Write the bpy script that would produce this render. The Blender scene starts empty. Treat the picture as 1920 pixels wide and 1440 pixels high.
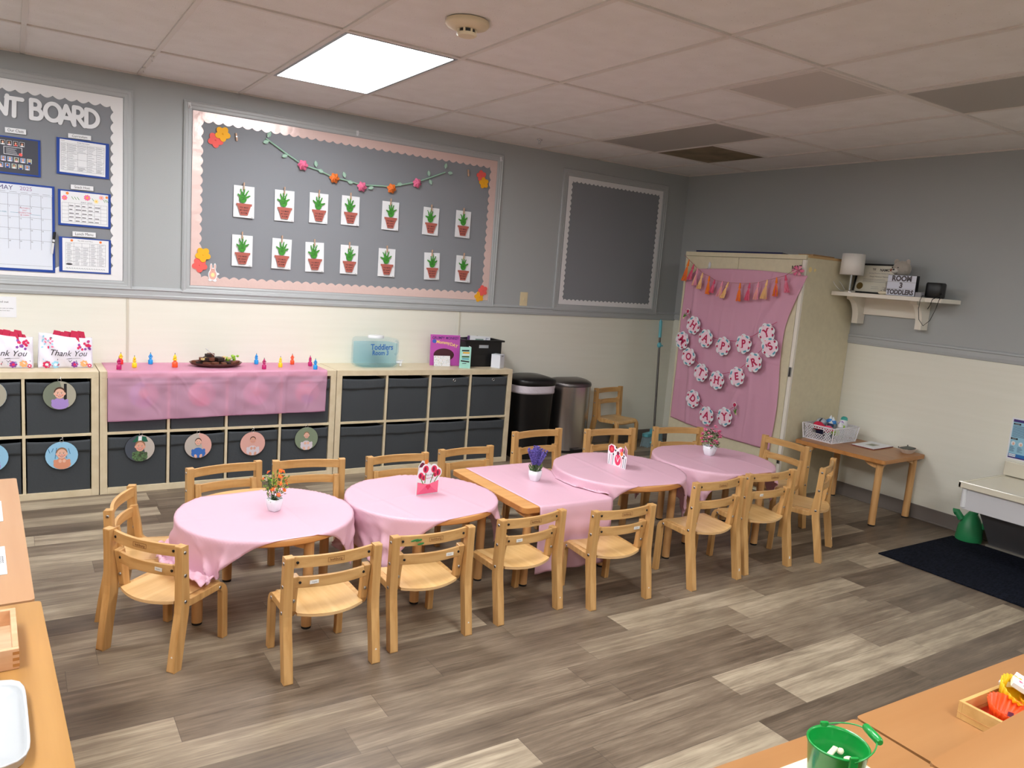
import bpy, math, random
from math import sin, cos, pi, radians as rad, sqrt
from mathutils import Matrix, Vector
SC = bpy.context.scene
COL = SC.collection
random.seed(7)
H = 2.57            # ceiling height
ZR = 1.19           # bottom of the chair rail

# ------------------------------------------------------------------ materials
def lin(c):
    c = [x/255.0 for x in c]
    return tuple((x/12.92 if x <= .04045 else ((x+.055)/1.055)**2.4) for x in c)+(1.0,)
MATS = {}
def nt(name):
    m = bpy.data.materials.new(name); m.use_nodes = True
    return m, m.node_tree, m.node_tree.nodes, m.node_tree.links, m.node_tree.nodes['Principled BSDF']
def mat(name, rgb, rough=.55, metal=0.0, spec=.5, emis=0, coat=0, noise=None, bump=None, alpha=1.0, sheen=0):
    if name in MATS: return MATS[name]
    m, t, N, L, b = nt(name)
    b.inputs['Base Color'].default_value = lin(rgb); b.inputs['Roughness'].default_value = rough
    b.inputs['Metallic'].default_value = metal; b.inputs['Specular IOR Level'].default_value = spec
    b.inputs['Coat Weight'].default_value = coat; b.inputs['Alpha'].default_value = alpha
    b.inputs['Sheen Weight'].default_value = sheen
    if emis:
        b.inputs['Emission Color'].default_value = lin(rgb); b.inputs['Emission Strength'].default_value = emis
    tc = N.new('ShaderNodeTexCoord')
    if noise:   # (rgb2, scale(x,y,z), detail, lo, hi)
        rgb2, sc, lo, hi = noise
        mp = N.new('ShaderNodeMapping'); mp.inputs['Scale'].default_value = sc
        nz = N.new('ShaderNodeTexNoise'); nz.inputs['Scale'].default_value = 1; nz.inputs['Detail'].default_value = 5
        rp = N.new('ShaderNodeMapRange'); rp.inputs['From Min'].default_value = lo; rp.inputs['From Max'].default_value = hi
        mx = N.new('ShaderNodeMix'); mx.data_type = 'RGBA'
        mx.inputs['A'].default_value = lin(rgb); mx.inputs['B'].default_value = lin(rgb2)
        L.new(tc.outputs['Object'], mp.inputs['Vector']); L.new(mp.outputs[0], nz.inputs['Vector'])
        L.new(nz.outputs['Fac'], rp.inputs['Value']); L.new(rp.outputs[0], mx.inputs['Factor'])
        L.new(mx.outputs['Result'], b.inputs['Base Color'])
    if bump:    # (scale, strength)
        nb = N.new('ShaderNodeTexNoise'); nb.inputs['Scale'].default_value = bump[0]; nb.inputs['Detail'].default_value = 4
        bp = N.new('ShaderNodeBump'); bp.inputs['Strength'].default_value = bump[1]; bp.inputs['Distance'].default_value = .01
        L.new(tc.outputs['Object'], nb.inputs['Vector']); L.new(nb.outputs['Fac'], bp.inputs['Height']); L.new(bp.outputs[0], b.inputs['Normal'])
    MATS[name] = m
    return m
def wood(name, c1, c2, axis='z', rough=.42, s=1.0, coat=.15):
    sc = {'x': (3*s, 45*s, 45*s), 'y': (45*s, 3*s, 45*s), 'z': (45*s, 45*s, 3*s)}[axis]
    return mat(name, c1, rough, noise=(c2, sc, .35, .68), coat=coat)
def see_through(name, rgb, fac, rough=.35, tint=(255, 255, 255)):
    if name in MATS: return MATS[name]
    m, t, N, L, b = nt(name)
    b.inputs['Base Color'].default_value = lin(rgb); b.inputs['Roughness'].default_value = rough
    tr = N.new('ShaderNodeBsdfTransparent'); tr.inputs['Color'].default_value = lin(tint)
    mx = N.new('ShaderNodeMixShader'); mx.inputs[0].default_value = fac
    L.new(tr.outputs[0], mx.inputs[1]); L.new(b.outputs[0], mx.inputs[2])
    L.new(mx.outputs[0], N['Material Output'].inputs['Surface'])
    MATS[name] = m
    return m

def floor_mat():
    m, t, N, L, b = nt('vinyl_planks')
    def math_(op, a, c=None):
        n = N.new('ShaderNodeMath'); n.operation = op
        for i, v in enumerate((a, c)):
            if v is None: continue
            if isinstance(v, (int, float)): n.inputs[i].default_value = v
            else: L.new(v, n.inputs[i])
        return n.outputs[0]
    tc = N.new('ShaderNodeTexCoord'); sp = N.new('ShaderNodeSeparateXYZ'); L.new(tc.outputs['Object'], sp.inputs[0])
    X, Y = sp.outputs['X'], sp.outputs['Y']
    yy = math_('DIVIDE', math_('ADD', Y, 3.43), .151); row = math_('FLOOR', yy); fy = math_('FRACT', yy)
    wr = N.new('ShaderNodeTexWhiteNoise'); wr.noise_dimensions = '1D'; L.new(row, wr.inputs['W'])
    xx = math_('ADD', math_('DIVIDE', X, .93), math_('MULTIPLY', wr.outputs['Value'], 5.0)); col = math_('FLOOR', xx); fx = math_('FRACT', xx)
    cb = N.new('ShaderNodeCombineXYZ'); L.new(row, cb.inputs[0]); L.new(col, cb.inputs[1])
    wp = N.new('ShaderNodeTexWhiteNoise'); wp.noise_dimensions = '3D'; L.new(cb.outputs[0], wp.inputs['Vector'])
    tone = wp.outputs['Value']
    # grain, stretched along x and shifted per plank
    cg = N.new('ShaderNodeCombineXYZ')
    L.new(math_('ADD', math_('MULTIPLY', X, 1.6), math_('MULTIPLY', tone, 40.0)), cg.inputs[0]); L.new(math_('MULTIPLY', Y, 26.0), cg.inputs[1]); L.new(math_('MULTIPLY', tone, 13.0), cg.inputs[2])
    g1 = N.new('ShaderNodeTexNoise'); g1.inputs['Scale'].default_value = 1.0; g1.inputs['Detail'].default_value = 8; g1.inputs['Roughness'].default_value = .68; g1.inputs['Distortion'].default_value = .5
    L.new(cg.outputs[0], g1.inputs['Vector'])
    cg2 = N.new('ShaderNodeCombineXYZ')
    L.new(math_('ADD', math_('MULTIPLY', X, 4.0), math_('MULTIPLY', tone, 9.0)), cg2.inputs[0]); L.new(math_('MULTIPLY', Y, 9.0), cg2.inputs[1])
    g2 = N.new('ShaderNodeTexNoise'); g2.inputs['Scale'].default_value = 1.0; g2.inputs['Detail'].default_value = 6; L.new(cg2.outputs[0], g2.inputs['Vector'])
    cg3 = N.new('ShaderNodeCombineXYZ'); L.new(math_('MULTIPLY', X, 9.0), cg3.inputs[0]); L.new(math_('MULTIPLY', Y, 150.0), cg3.inputs[1])
    g3 = N.new('ShaderNodeTexNoise'); g3.inputs['Scale'].default_value = 1.0; g3.inputs['Detail'].default_value = 3; L.new(cg3.outputs[0], g3.inputs['Vector'])
    v = math_('ADD', math_('MULTIPLY', tone, .56), math_('MULTIPLY', g1.outputs['Fac'], 1.05))
    v = math_('ADD', v, math_('MULTIPLY', g2.outputs['Fac'], .5))
    v = math_('ADD', v, math_('MULTIPLY', g3.outputs['Fac'], .34))
    v = math_('SUBTRACT', v, .72)
    cr = N.new('ShaderNodeValToRGB'); e = cr.color_ramp.elements
    e[0].position = .10; e[0].color = lin((82, 70, 58)); e[1].position = .95; e[1].color = lin((184, 170, 148))
    k = e.new(.38); k.color = lin((112, 98, 83)); k = e.new(.62); k.color = lin((138, 124, 106)); k = e.new(.78); k.color = lin((162, 148, 127))
    L.new(v, cr.inputs['Fac'])
    seam = math_('MAXIMUM', math_('LESS_THAN', fy, .012), math_('LESS_THAN', fx, .0022))
    mx = N.new('ShaderNodeMix'); mx.data_type = 'RGBA'; L.new(math_('MULTIPLY', seam, .5), mx.inputs['Factor'])
    L.new(cr.outputs['Color'], mx.inputs['A']); mx.inputs['B'].default_value = lin((62, 55, 50))
    L.new(mx.outputs['Result'], b.inputs['Base Color'])
    rr = N.new('ShaderNodeMapRange'); rr.inputs['To Min'].default_value = .34; rr.inputs['To Max'].default_value = .5; L.new(g1.outputs['Fac'], rr.inputs['Value'])
    L.new(rr.outputs[0], b.inputs['Roughness'])
    bp = N.new('ShaderNodeBump'); bp.inputs['Strength'].default_value = .12; bp.inputs['Distance'].default_value = .004
    L.new(math_('SUBTRACT', g1.outputs['Fac'], seam), bp.inputs['Height']); L.new(bp.outputs[0], b.inputs['Normal'])
    b.inputs['Specular IOR Level'].default_value = .45
    return m

M_floor = floor_mat()
M_ceil = mat('ceiling_tile', (232, 230, 229), .95, spec=.1, noise=((224, 221, 219), (7, 7, 7), .3, .8), bump=(160, .25))
def speck(m):   # pinholes of the acoustic tile
    t = m.node_tree; N = t.nodes; L = t.links; b = N['Principled BSDF']
    tc = N.new('ShaderNodeTexCoord'); v = N.new('ShaderNodeTexVoronoi'); v.inputs['Scale'].default_value = 42
    L.new(tc.outputs['Object'], v.inputs['Vector'])
    c = N.new('ShaderNodeMath'); c.operation = 'LESS_THAN'; c.inputs[1].default_value = .085; L.new(v.outputs['Distance'], c.inputs[0])
    n = N.new('ShaderNodeTexNoise'); n.inputs['Scale'].default_value = 9; L.new(tc.outputs['Object'], n.inputs['Vector'])
    g = N.new('ShaderNodeMath'); g.operation = 'GREATER_THAN'; g.inputs[1].default_value = .5; L.new(n.outputs['Fac'], g.inputs[0])
    k = N.new('ShaderNodeMath'); k.operation = 'MULTIPLY'; L.new(c.outputs[0], k.inputs[0]); L.new(g.outputs[0], k.inputs[1])
    k2 = N.new('ShaderNodeMath'); k2.operation = 'MULTIPLY'; k2.inputs[1].default_value = .45; L.new(k.outputs[0], k2.inputs[0])
    src = b.inputs['Base Color'].links[0].from_socket
    mx = N.new('ShaderNodeMix'); mx.data_type = 'RGBA'; L.new(k2.outputs[0], mx.inputs['Factor']); L.new(src, mx.inputs['A']); mx.inputs['B'].default_value = lin((120, 108, 98))
    L.new(mx.outputs['Result'], b.inputs['Base Color'])
speck(M_ceil)
M_grid = mat('ceiling_grid_metal', (216, 210, 205), .5)
M_paint = mat('grey_wall_paint', (170, 174, 175), .6, spec=.3, bump=(220, .08))
M_trimp = mat('grey_trim_paint', (174, 178, 180), .38, spec=.5)
M_cream = mat('cream_wall_panel', (233, 232, 220), .35, spec=.4, noise=((229, 228, 215), (1.5, 1.5, 30), .3, .8))
M_seam = mat('panel_seam_strip', (206, 201, 184), .4)
M_base = mat('vinyl_baseboard', (112, 104, 98), .5)
M_boardg = mat('grey_board_paper', (138, 141, 147), .8, spec=.2, bump=(400, .05))
M_white = mat('white_paper', (232, 234, 238), .6)
M_border = mat('white_scalloped_border', (232, 232, 234), .28, bump=(9, .3))
M_rose = mat('rose_gold_border', (230, 202, 196), .25, metal=.15, bump=(9, .5))
M_black = mat('black_plastic', (14, 14, 16), .35)
M_ink = mat('black_ink', (22, 22, 28), .6)
M_greyink = mat('faded_grey_ink', (110, 112, 125), .7)
M_blue = mat('royal_blue_paper', (16, 62, 150), .6)
M_pink = mat('pink_paper', (240, 120, 160), .6)
M_hot = mat('magenta_ink', (190, 30, 84), .6)
M_tealf = mat('teal_blue_print', (92, 168, 190), .6)
M_lpink = mat('pale_pink_print', (246, 214, 228), .6)
M_coral = mat('coral_foam', (240, 98, 92), .7)
M_yel = mat('golden_yellow_foam', (244, 176, 30), .7)
M_org = mat('orange_paper', (242, 128, 52), .6)
M_green = mat('bright_green_paint', (66, 150, 48), .7, noise=((40, 112, 34), (90, 90, 90), .4, .7))
M_terra = mat('terracotta_paper', (176, 96, 84), .8)
M_clip = mat('clothespin_wood', (200, 164, 138), .6)
M_leafg = mat('mint_felt', (150, 190, 168), .7)
M_birch = mat('pale_birch_laminate', (219, 205, 176), .4, noise=((208, 192, 160), (14, 60, 14), .35, .7))
M_bin = mat('charcoal_bin_fabric', (66, 70, 74), .85, spec=.2, bump=(60, .12), sheen=.1)
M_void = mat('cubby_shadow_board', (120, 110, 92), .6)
M_metal = mat('brushed_metal', (170, 170, 172), .3, metal=1)
M_chrome = mat('chrome', (225, 225, 228), .12, metal=1)
M_chairz = wood('beech_upright', (210, 166, 108), (188, 142, 84), 'z')
M_chairx = wood('beech_crossways', (212, 168, 110), (190, 144, 86), 'x')
M_seat = wood('beech_ply_seat', (220, 182, 124), (202, 158, 98), 'y', s=.6, coat=.3)
M_ply = mat('plywood_edge', (196, 150, 96), .7, noise=((232, 200, 150), (4, 4, 500), .4, .6))
M_tab = wood('table_beech_top', (222, 168, 104), (208, 150, 88), 'x', rough=.38, s=.5)
M_edge = wood('table_edge_band', (196, 136, 76), (176, 116, 60), 'x', s=.5)
M_leg = wood('table_leg_beech', (216, 168, 112), (200, 148, 92), 'z')
M_pinkcloth = see_through('pink_plastic_cloth', (238, 196, 214), .80, .36, (255, 214, 230))
M_pinkcloth_thin = see_through('pink_plastic_cloth_thin', (240, 200, 224), .38, .32, (255, 222, 240))
M_sheet = see_through('pink_sheet_on_door', (226, 172, 196), .80, .38, (255, 190, 215))
M_cab = mat('cream_cabinet_laminate', (214, 205, 176), .42, noise=((205, 196, 168), (25, 25, 25), .3, .8))
M_cabed = mat('cabinet_edge_strip', (196, 160, 110), .5)
M_whitep = mat('white_painted_wood', (232, 226, 214), .4)
M_whitepl = mat('glossy_white_plastic', (222, 223, 226), .25)
M_porc = mat('almond_countertop', (222, 216, 198), .18, coat=.4)
M_outlet = mat('almond_plastic', (222, 206, 168), .4)
M_brown = mat('brown_stained_tile', (134, 120, 96), .9, noise=((108, 96, 74), (5, 5, 5), .35, .65))
M_off = mat('unlit_light_diffuser', (168, 162, 154), .35)
M_teal = mat('teal_broom_plastic', (110, 196, 212), .4)
M_mat = mat('navy_carpet_mat', (30, 34, 46), .95, spec=.1, noise=((16, 19, 28), (40, 120, 40), .35, .65), bump=(300, .6))
M_rubber = mat('black_rubber', (20, 20, 20), .7)

# ------------------------------------------------------------------ mesh builder
_tx = {}
def text_geo(s, size, shear=0.0, bold=0.0, space=1.0):
    k = (s, shear, bold, space)
    if k not in _tx:
        cu = bpy.data.curves.new('txt', 'FONT'); cu.body = s; cu.size = 1; cu.shear = shear; cu.offset = bold
        cu.resolution_u = 3; cu.align_x = 'CENTER'; cu.align_y = 'CENTER'; cu.space_character = space
        ob = bpy.data.objects.new('txt', cu); COL.objects.link(ob)
        dg = bpy.context.evaluated_depsgraph_get(); me = bpy.data.meshes.new_from_object(ob.evaluated_get(dg))
        _tx[k] = ([v.co[:] for v in me.vertices], [tuple(p.vertices) for p in me.polygons])
        bpy.data.objects.remove(ob); bpy.data.curves.remove(cu); bpy.data.meshes.remove(me)
    v, f = _tx[k]
    return [(a*size, b*size, c) for a, b, c in v], f
class MB:
    def __init__(s): s.k = 0; s.v = []; s.f = []; s.m = []; s.s = []; s.mats = []; s.T = Matrix()
    def mi(s, m):
        if m not in s.mats: s.mats.append(m)
        return s.mats.index(m)
    def add(s, vs, fs, m, smooth=False):
        b = len(s.v); T = s.T
        s.v += [tuple(T @ Vector(p)) for p in vs]; k = s.mi(m)
        for f in fs: s.f.append(tuple(b+i for i in f)); s.m.append(k); s.s.append(smooth)
    def box(s, x0, x1, y0, y1, z0, z1, m):
        s.add([(x0, y0, z0), (x1, y0, z0), (x1, y1, z0), (x0, y1, z0), (x0, y0, z1), (x1, y0, z1), (x1, y1, z1), (x0, y1, z1)],
              [(3, 2, 1, 0), (4, 5, 6, 7), (0, 1, 5, 4), (1, 2, 6, 5), (2, 3, 7, 6), (3, 0, 4, 7)], m)
    def prism(s, pts, z0, z1, m, smooth=False):
        n = len(pts); area = sum(pts[i][0]*pts[(i+1) % n][1]-pts[(i+1) % n][0]*pts[i][1] for i in range(n))
        if area < 0: pts = pts[::-1]
        s.k = (s.k+1) % 11; z1 += s.k*1.6e-5
        vs = [(x, y, z0) for x, y in pts]+[(x, y, z1) for x, y in pts]
        s.add(vs, [tuple(range(n-1, -1, -1)), tuple(range(n, 2*n))], m)
        s.add(vs, [(i, (i+1) % n, n+(i+1) % n, n+i) for i in range(n)], m, smooth)
    def rect(s, x0, x1, y0, y1, z, m, t=.0006): s.box(x0, x1, y0, y1, z, z+t, m)
    def disc(s, x, y, rx, ry, z0, z1, m, n=24, rot=0, a0=0, a1=2*pi):
        full = abs(a1-a0-2*pi) < 1e-6
        pts = [(x+rx*cos(a)*cos(rot)-ry*sin(a)*sin(rot), y+rx*cos(a)*sin(rot)+ry*sin(a)*cos(rot)) for a in [a0+(a1-a0)*i/(n if full else n-1) for i in range(n)]]
        s.prism(pts, z0, z1, m)
    def flower(s, x, y, r, z0, z1, m, k=5, depth=.28, n=40, rot=0):
        s.prism([(x+r*(1-depth+depth*abs(cos(k*a/2)))*cos(a+rot), y+r*(1-depth+depth*abs(cos(k*a/2)))*sin(a+rot)) for a in [2*pi*i/n for i in range(n)]], z0, z1, m)
    def stroke(s, pts, w, z0, z1, m, caps=True):
        for (ax, ay), (bx, by) in zip(pts, pts[1:]):
            dx, dy = bx-ax, by-ay; l = sqrt(dx*dx+dy*dy) or 1; nx, ny = -dy/l*w/2, dx/l*w/2
            s.prism([(ax+nx, ay+ny), (ax-nx, ay-ny), (bx-nx, by-ny), (bx+nx, by+ny)], z0, z1, m)
        if caps:
            for p in pts: s.disc(p[0], p[1], w/2, w/2, z0, z1, m, n=10)
    def lathe(s, prof, m, n=24, cx=0, cy=0, sx=1, sy=1, e=2.0, smooth=True, cap0=True, cap1=True, rot=0):
        def pt(r, a):
            c, d = cos(a), sin(a)
            if e != 2.0:
                q = (abs(c)**e+abs(d)**e)**(-1/e); c, d = c*q, d*q
            c, d = c*sx*r, d*sy*r
            return (cx+c*cos(rot)-d*sin(rot), cy+c*sin(rot)+d*cos(rot))
        vs = []
        for r, z in prof: vs += [pt(r, 2*pi*(i+.5)/n)+(z,) for i in range(n)]
        fs = [(j*n+i, j*n+(i+1) % n, (j+1)*n+(i+1) % n, (j+1)*n+i) for j in range(len(prof)-1) for i in range(n)]
        s.add(vs, fs, m, smooth)
        if cap0: s.add(vs[:n], [tuple(range(n-1, -1, -1))], m)
        if cap1: s.add(vs[-n:], [tuple(range(n))], m)
    def tube(s, path, r, m, n=8, closed=False, rs=None):
        P = [Vector(p) for p in path]; k = len(P); vs = []; up = None
        for i, p in enumerate(P):
            d = (P[(i+1) % k]-P[i-1]) if closed else (P[min(i+1, k-1)]-P[max(i-1, 0)])
            d.normalize()
            if up is None: up = Vector((0, 0, 1)) if abs(d.z) < .9 else Vector((1, 0, 0))
            a = d.cross(up).normalized(); b = a.cross(d).normalized(); up = b
            rr = rs[i] if rs else r
            vs += [tuple(p+a*rr*cos(2*pi*j/n)+b*rr*sin(2*pi*j/n)) for j in range(n)]
        fs = [(i*n+j, ((i+1) % k)*n+j, ((i+1) % k)*n+(j+1) % n, i*n+(j+1) % n) for i in range(k if closed else k-1) for j in range(n)]
        s.add(vs, fs, m, True)
        if not closed: s.add(vs[:n], [tuple(range(n))], m); s.add(vs[-n:], [tuple(range(n-1, -1, -1))], m)
    def ball(s, c, r, m, n=14, k=9):
        if not hasattr(r, '__len__'): r = (r, r, r)
        vs = [(c[0], c[1], c[2]-r[2])]+[(c[0]+r[0]*cos(2*pi*i/n)*sin(pi*j/k), c[1]+r[1]*sin(2*pi*i/n)*sin(pi*j/k), c[2]-r[2]*cos(pi*j/k)) for j in range(1, k) for i in range(n)]+[(c[0], c[1], c[2]+r[2])]
        fs = [(0, 1+(i+1) % n, 1+i) for i in range(n)]+[(1+j*n+i, 1+j*n+(i+1) % n, 1+(j+1)*n+(i+1) % n, 1+(j+1)*n+i) for j in range(k-2) for i in range(n)]
        l = len(vs)-1; fs += [(l, 1+(k-2)*n+i, 1+(k-2)*n+(i+1) % n) for i in range(n)]
        s.add(vs, fs, m, True)
    def grid(s, fn, nu, nv, m, smooth=True):
        vs = [fn(i/nu, j/nv) for j in range(nv+1) for i in range(nu+1)]
        s.add(vs, [(j*(nu+1)+i, j*(nu+1)+i+1, (j+1)*(nu+1)+i+1, (j+1)*(nu+1)+i) for j in range(nv) for i in range(nu)], m, smooth)
    def text(s, st, size, m, x=0, y=0, z=0, shear=0, bold=0, sx=1, rot=0, space=1):
        v, f = text_geo(st, size, shear, bold, space); c, d = cos(rot), sin(rot)
        s.add([(x+a*sx*c-b*d, y+a*sx*d+b*c, z) for a, b, _ in v], f, m)
    def build(s, name, parent=None, M=None, bevel=0, label=None, solid=0, seg=2):
        me = bpy.data.meshes.new(name); me.from_pydata(s.v, [], s.f)
        for m in s.mats: me.materials.append(m)
        me.polygons.foreach_set('material_index', s.m); me.polygons.foreach_set('use_smooth', s.s); me.update()
        o = bpy.data.objects.new(name, me); COL.objects.link(o)
        if parent: o.parent = parent
        if M is not None: o.matrix_basis = M
        if solid:
            k = o.modifiers.new('thickness', 'SOLIDIFY'); k.thickness = solid; k.offset = 0
        if bevel:
            k = o.modifiers.new('bevel', 'BEVEL'); k.width = bevel; k.segments = seg; k.limit_method = 'ANGLE'; k.angle_limit = rad(40)
        if label: o['label'] = label
        return o
def tag(o, label, cat, group=None, kind=None):
    o['label'] = label; o['category'] = cat
    if group: o['group'] = group
    if kind: o['kind'] = kind
    return o
def thing(name, label, cat, M=None, group=None):
    o = bpy.data.objects.new(name, None); COL.objects.link(o); o.empty_display_size = .05
    if M is not None: o.matrix_basis = M
    return tag(o, label, cat, group)
def struct(mb, name, M=None, bevel=0):
    o = mb.build(name, None, M, bevel); o['kind'] = 'structure'; return o
def loc(x, y, z=0, rz=0): return Matrix.Translation((x, y, z)) @ Matrix.Rotation(rad(rz), 4, 'Z')
def MN(x, z, y=0, rot=0):   # frame on the long wall: local x right, y up, z out of the wall
    return Matrix(((1, 0, 0, x), (0, 0, -1, y), (0, 1, 0, z), (0, 0, 0, 1))) @ Matrix.Rotation(rad(rot), 4, 'Z')
def ME(y, z, x=0, rot=0):   # frame on the right wall
    return Matrix(((0, 0, -1, x), (-1, 0, 0, y), (0, 1, 0, z), (0, 0, 0, 1))) @ Matrix.Rotation(rad(rot), 4, 'Z')
def copy_tree(o, parent=None):
    c = o.copy(); COL.objects.link(c); c.parent = parent
    for ch in list(o.children): copy_tree(ch, c)
    return c

# ------------------------------------------------------------------ room shell
XL, YB = -8.6, -8.2
b = MB(); b.box(XL-.1, .1, YB-.1, .1, -.1, 0, M_floor); struct(b, 'floor')
b = MB(); b.box(XL-.1, .1, YB-.1, .1, H+.004, H+.1, M_ceil); struct(b, 'ceiling')
b = MB(); b.box(XL-.1, .1, 0, .1, ZR+.0, H+.1, M_paint); b.box(XL-.1, .1, 0, .1, 0, ZR, M_cream); struct(b, 'wall_back')
b = MB(); b.box(0, .1, YB, 0, ZR+.01, H+.1, M_paint); b.box(0, .1, YB, 0, 0, ZR+.01, M_cream); struct(b, 'wall_right')
b = MB(); b.box(XL-.1, XL, YB, 0, ZR, H+.1, M_paint); b.box(XL-.1, XL, YB, 0, 0, ZR, M_cream); struct(b, 'wall_left')
b = MB(); b.box(XL-.1, .1, YB-.1, YB, ZR, H+.1, M_paint); b.box(XL-.1, .1, YB-.1, YB, 0, ZR, M_cream); struct(b, 'wall_front')
# chair rail: stepped profile
def rail_profile(): return [(0, 0), (.010, .004), (.013, .02), (.010, .026), (.010, .052), (.016, .058), (.013, .068), (.004, .074), (0, .076)]
b = MB()
pr = rail_profile()
vs = []; n = len(pr)
for x in (XL, 0): vs += [(x, -d, ZR-.006+z) for d, z in pr]
b.add(vs, [(i, i+1, n+i+1, n+i) for i in range(n-1)], M_trimp); struct(b, 'trim_1')
b = MB(); vs = []
for y in (0, YB): vs += [(-d, y, ZR+.002+z) for d, z in pr]
b.add(vs, [(i, n+i, n+i+1, i+1) for i in range(n-1)], M_trimp); struct(b, 'trim_2')
b = MB()
for x in (-7.285, -4.85, -2.408): b.box(x-.007, x+.007, -.004, 0, 0, ZR-.006, M_seam)
struct(b, 'trim_3')
b = MB()
for y in (-4.3, -6.7): b.box(-.004, 0, y-.007, y+.007, 0, ZR, M_seam)
struct(b, 'trim_4')
b = MB(); b.box(-.012, 0, YB, -1.9, 0, .102, M_base); b.box(-.016, 0, YB, -1.9, 0, .012, M_base); struct(b, 'baseboard_right', bevel=.003)
b = MB(); b.box(-.012, 0, -.7, -.012, 0, .102, M_base); struct(b, 'baseboard_corner', bevel=.003)
b = MB(); b.box(XL, 0, -.012, 0, 0, .102, M_base); struct(b, 'baseboard_back', bevel=.003)

# ceiling grid, tiles 2x4 ft
G = .6096; XG = -2.9646; YA = -.737; DA = 1.1994
gx = [XG+k*G for k in range(-9, 5)]; gy = [YA-k*DA for k in range(0, 7)]
b = MB(); w = .012
for x in gx: b.box(x-w, x+w, YB, 0, H-.004, H+.004, M_grid)
for y in gy: b.box(XL, 0, y-w, y+w, H-.0045, H+.004, M_grid)
b.box(XG+G+w, XG+2*G-w, YA-2*DA+G-w, YA-2*DA+G+w, H-.004, H+.004, M_grid)   # 2x2 splits
b.box(XG+3*G+w, XG+4*G-w, YA-G-w, YA-G+w, H-.004, H+.004, M_grid)
b.box(XL, 0, -.014, 0, H-.004, H+.004, M_grid); b.box(-.014, 0, YB, 0, H-.004, H+.004, M_grid)
struct(b, 'trim_5')
# ceiling lights
LIGHT = 9.0
M_lit = mat('lit_light_diffuser', (250, 251, 252), .4, emis=LIGHT)
def panel(k, row, lit, label):
    x0 = XG+k*G+w; x1 = x0+G-2*w; y1 = YA-row*DA-w; y0 = y1-DA+2*w
    t = thing('ceiling_light', label, 'ceiling light', loc((x0+x1)/2, (y0+y1)/2, H), 'lay-in ceiling lights')
    X, Y = (x1-x0)/2, (y1-y0)/2
    f = MB(); q = .016
    for a in ((-X, X, -Y, -Y+q), (-X, X, Y-q, Y), (-X, -X+q, -Y+q, Y-q), (X-q, X, -Y+q, Y-q)): f.box(*a, -.006, .003, M_metal if lit else M_grid)
    f.build('frame', t, bevel=.001)
    d = MB(); d.box(-X+q, X-q, -Y+q, Y-q, -.003, .003, M_lit if lit else M_off); d.build('diffuser', t)
panel(-2, 0, True, 'bright lit rectangular ceiling light above the pink tables, nearest the planting-board wall')
panel(-2, 2, True, 'lit ceiling light behind the first lit one, above the middle of the room')
panel(-2, 4, True, 'lit ceiling light near the front wall')
panel(-6, 0, True, 'lit ceiling light on the left side of the room, near the notice board wall')
panel(-6, 2, True, 'lit ceiling light on the left side of the room, second from the notice board wall')
panel(-6, 4, True, 'lit ceiling light on the left side of the room, near the front wall')
panel(2, 4, True, 'lit ceiling light on the right side of the room, near the front wall')
panel(2, 0, False, 'unlit grey ceiling light beside the small brown ceiling tile')
panel(2, 2, False, 'unlit grey ceiling light at the right edge, past the perforated vent')
# vent, brown tile
t = thing('ceiling_vent', 'square perforated metal ceiling vent between the two unlit lights', 'vent', loc(XG+1.5*G, YA-2*DA+G/2, H))
b = MB(); X = G/2-w
for a in ((-X, X, -X, -X+.02), (-X, X, X-.02, X), (-X, -X+.02, -X+.02, X-.02), (X-.02, X, -X+.02, X-.02)): b.box(*a, -.006, .003, M_grid)
b.build('frame', t, bevel=.001)
def perf():
    m, tt, N, L, bb = nt('perforated_metal'); tc = N.new('ShaderNodeTexCoord'); mp = N.new('ShaderNodeMapping'); mp.inputs['Rotation'].default_value = (0, 0, rad(45))
    v = N.new('ShaderNodeTexVoronoi'); v.inputs['Scale'].default_value = 95; v.inputs['Randomness'].default_value = 0
    L.new(tc.outputs['Object'], mp.inputs[0]); L.new(mp.outputs[0], v.inputs['Vector'])
    c = N.new('ShaderNodeMath'); c.operation = 'LESS_THAN'; c.inputs[1].default_value = .3; L.new(v.outputs['Distance'], c.inputs[0])
    mx = N.new('ShaderNodeMix'); mx.data_type = 'RGBA'; mx.inputs['A'].default_value = lin((196, 190, 184)); mx.inputs['B'].default_value = lin((92, 88, 86))
    L.new(c.outputs[0], mx.inputs['Factor']); L.new(mx.outputs['Result'], bb.inputs['Base Color']); bb.inputs['Roughness'].default_value = .5
    return m
b = MB(); b.box(-X+.02, X-.02, -X+.02, X-.02, -.004, .003, perf()); b.build('perforated_plate', t)
b = MB(); b.box(-X, X, -X, X, -.002, .003, M_brown)
tag(b.build('ceiling_tile', None, loc(XG+3.5*G, YA-G/2, H)), 'small brown stained ceiling tile beside the unlit light near the corner', 'ceiling tile')
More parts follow.
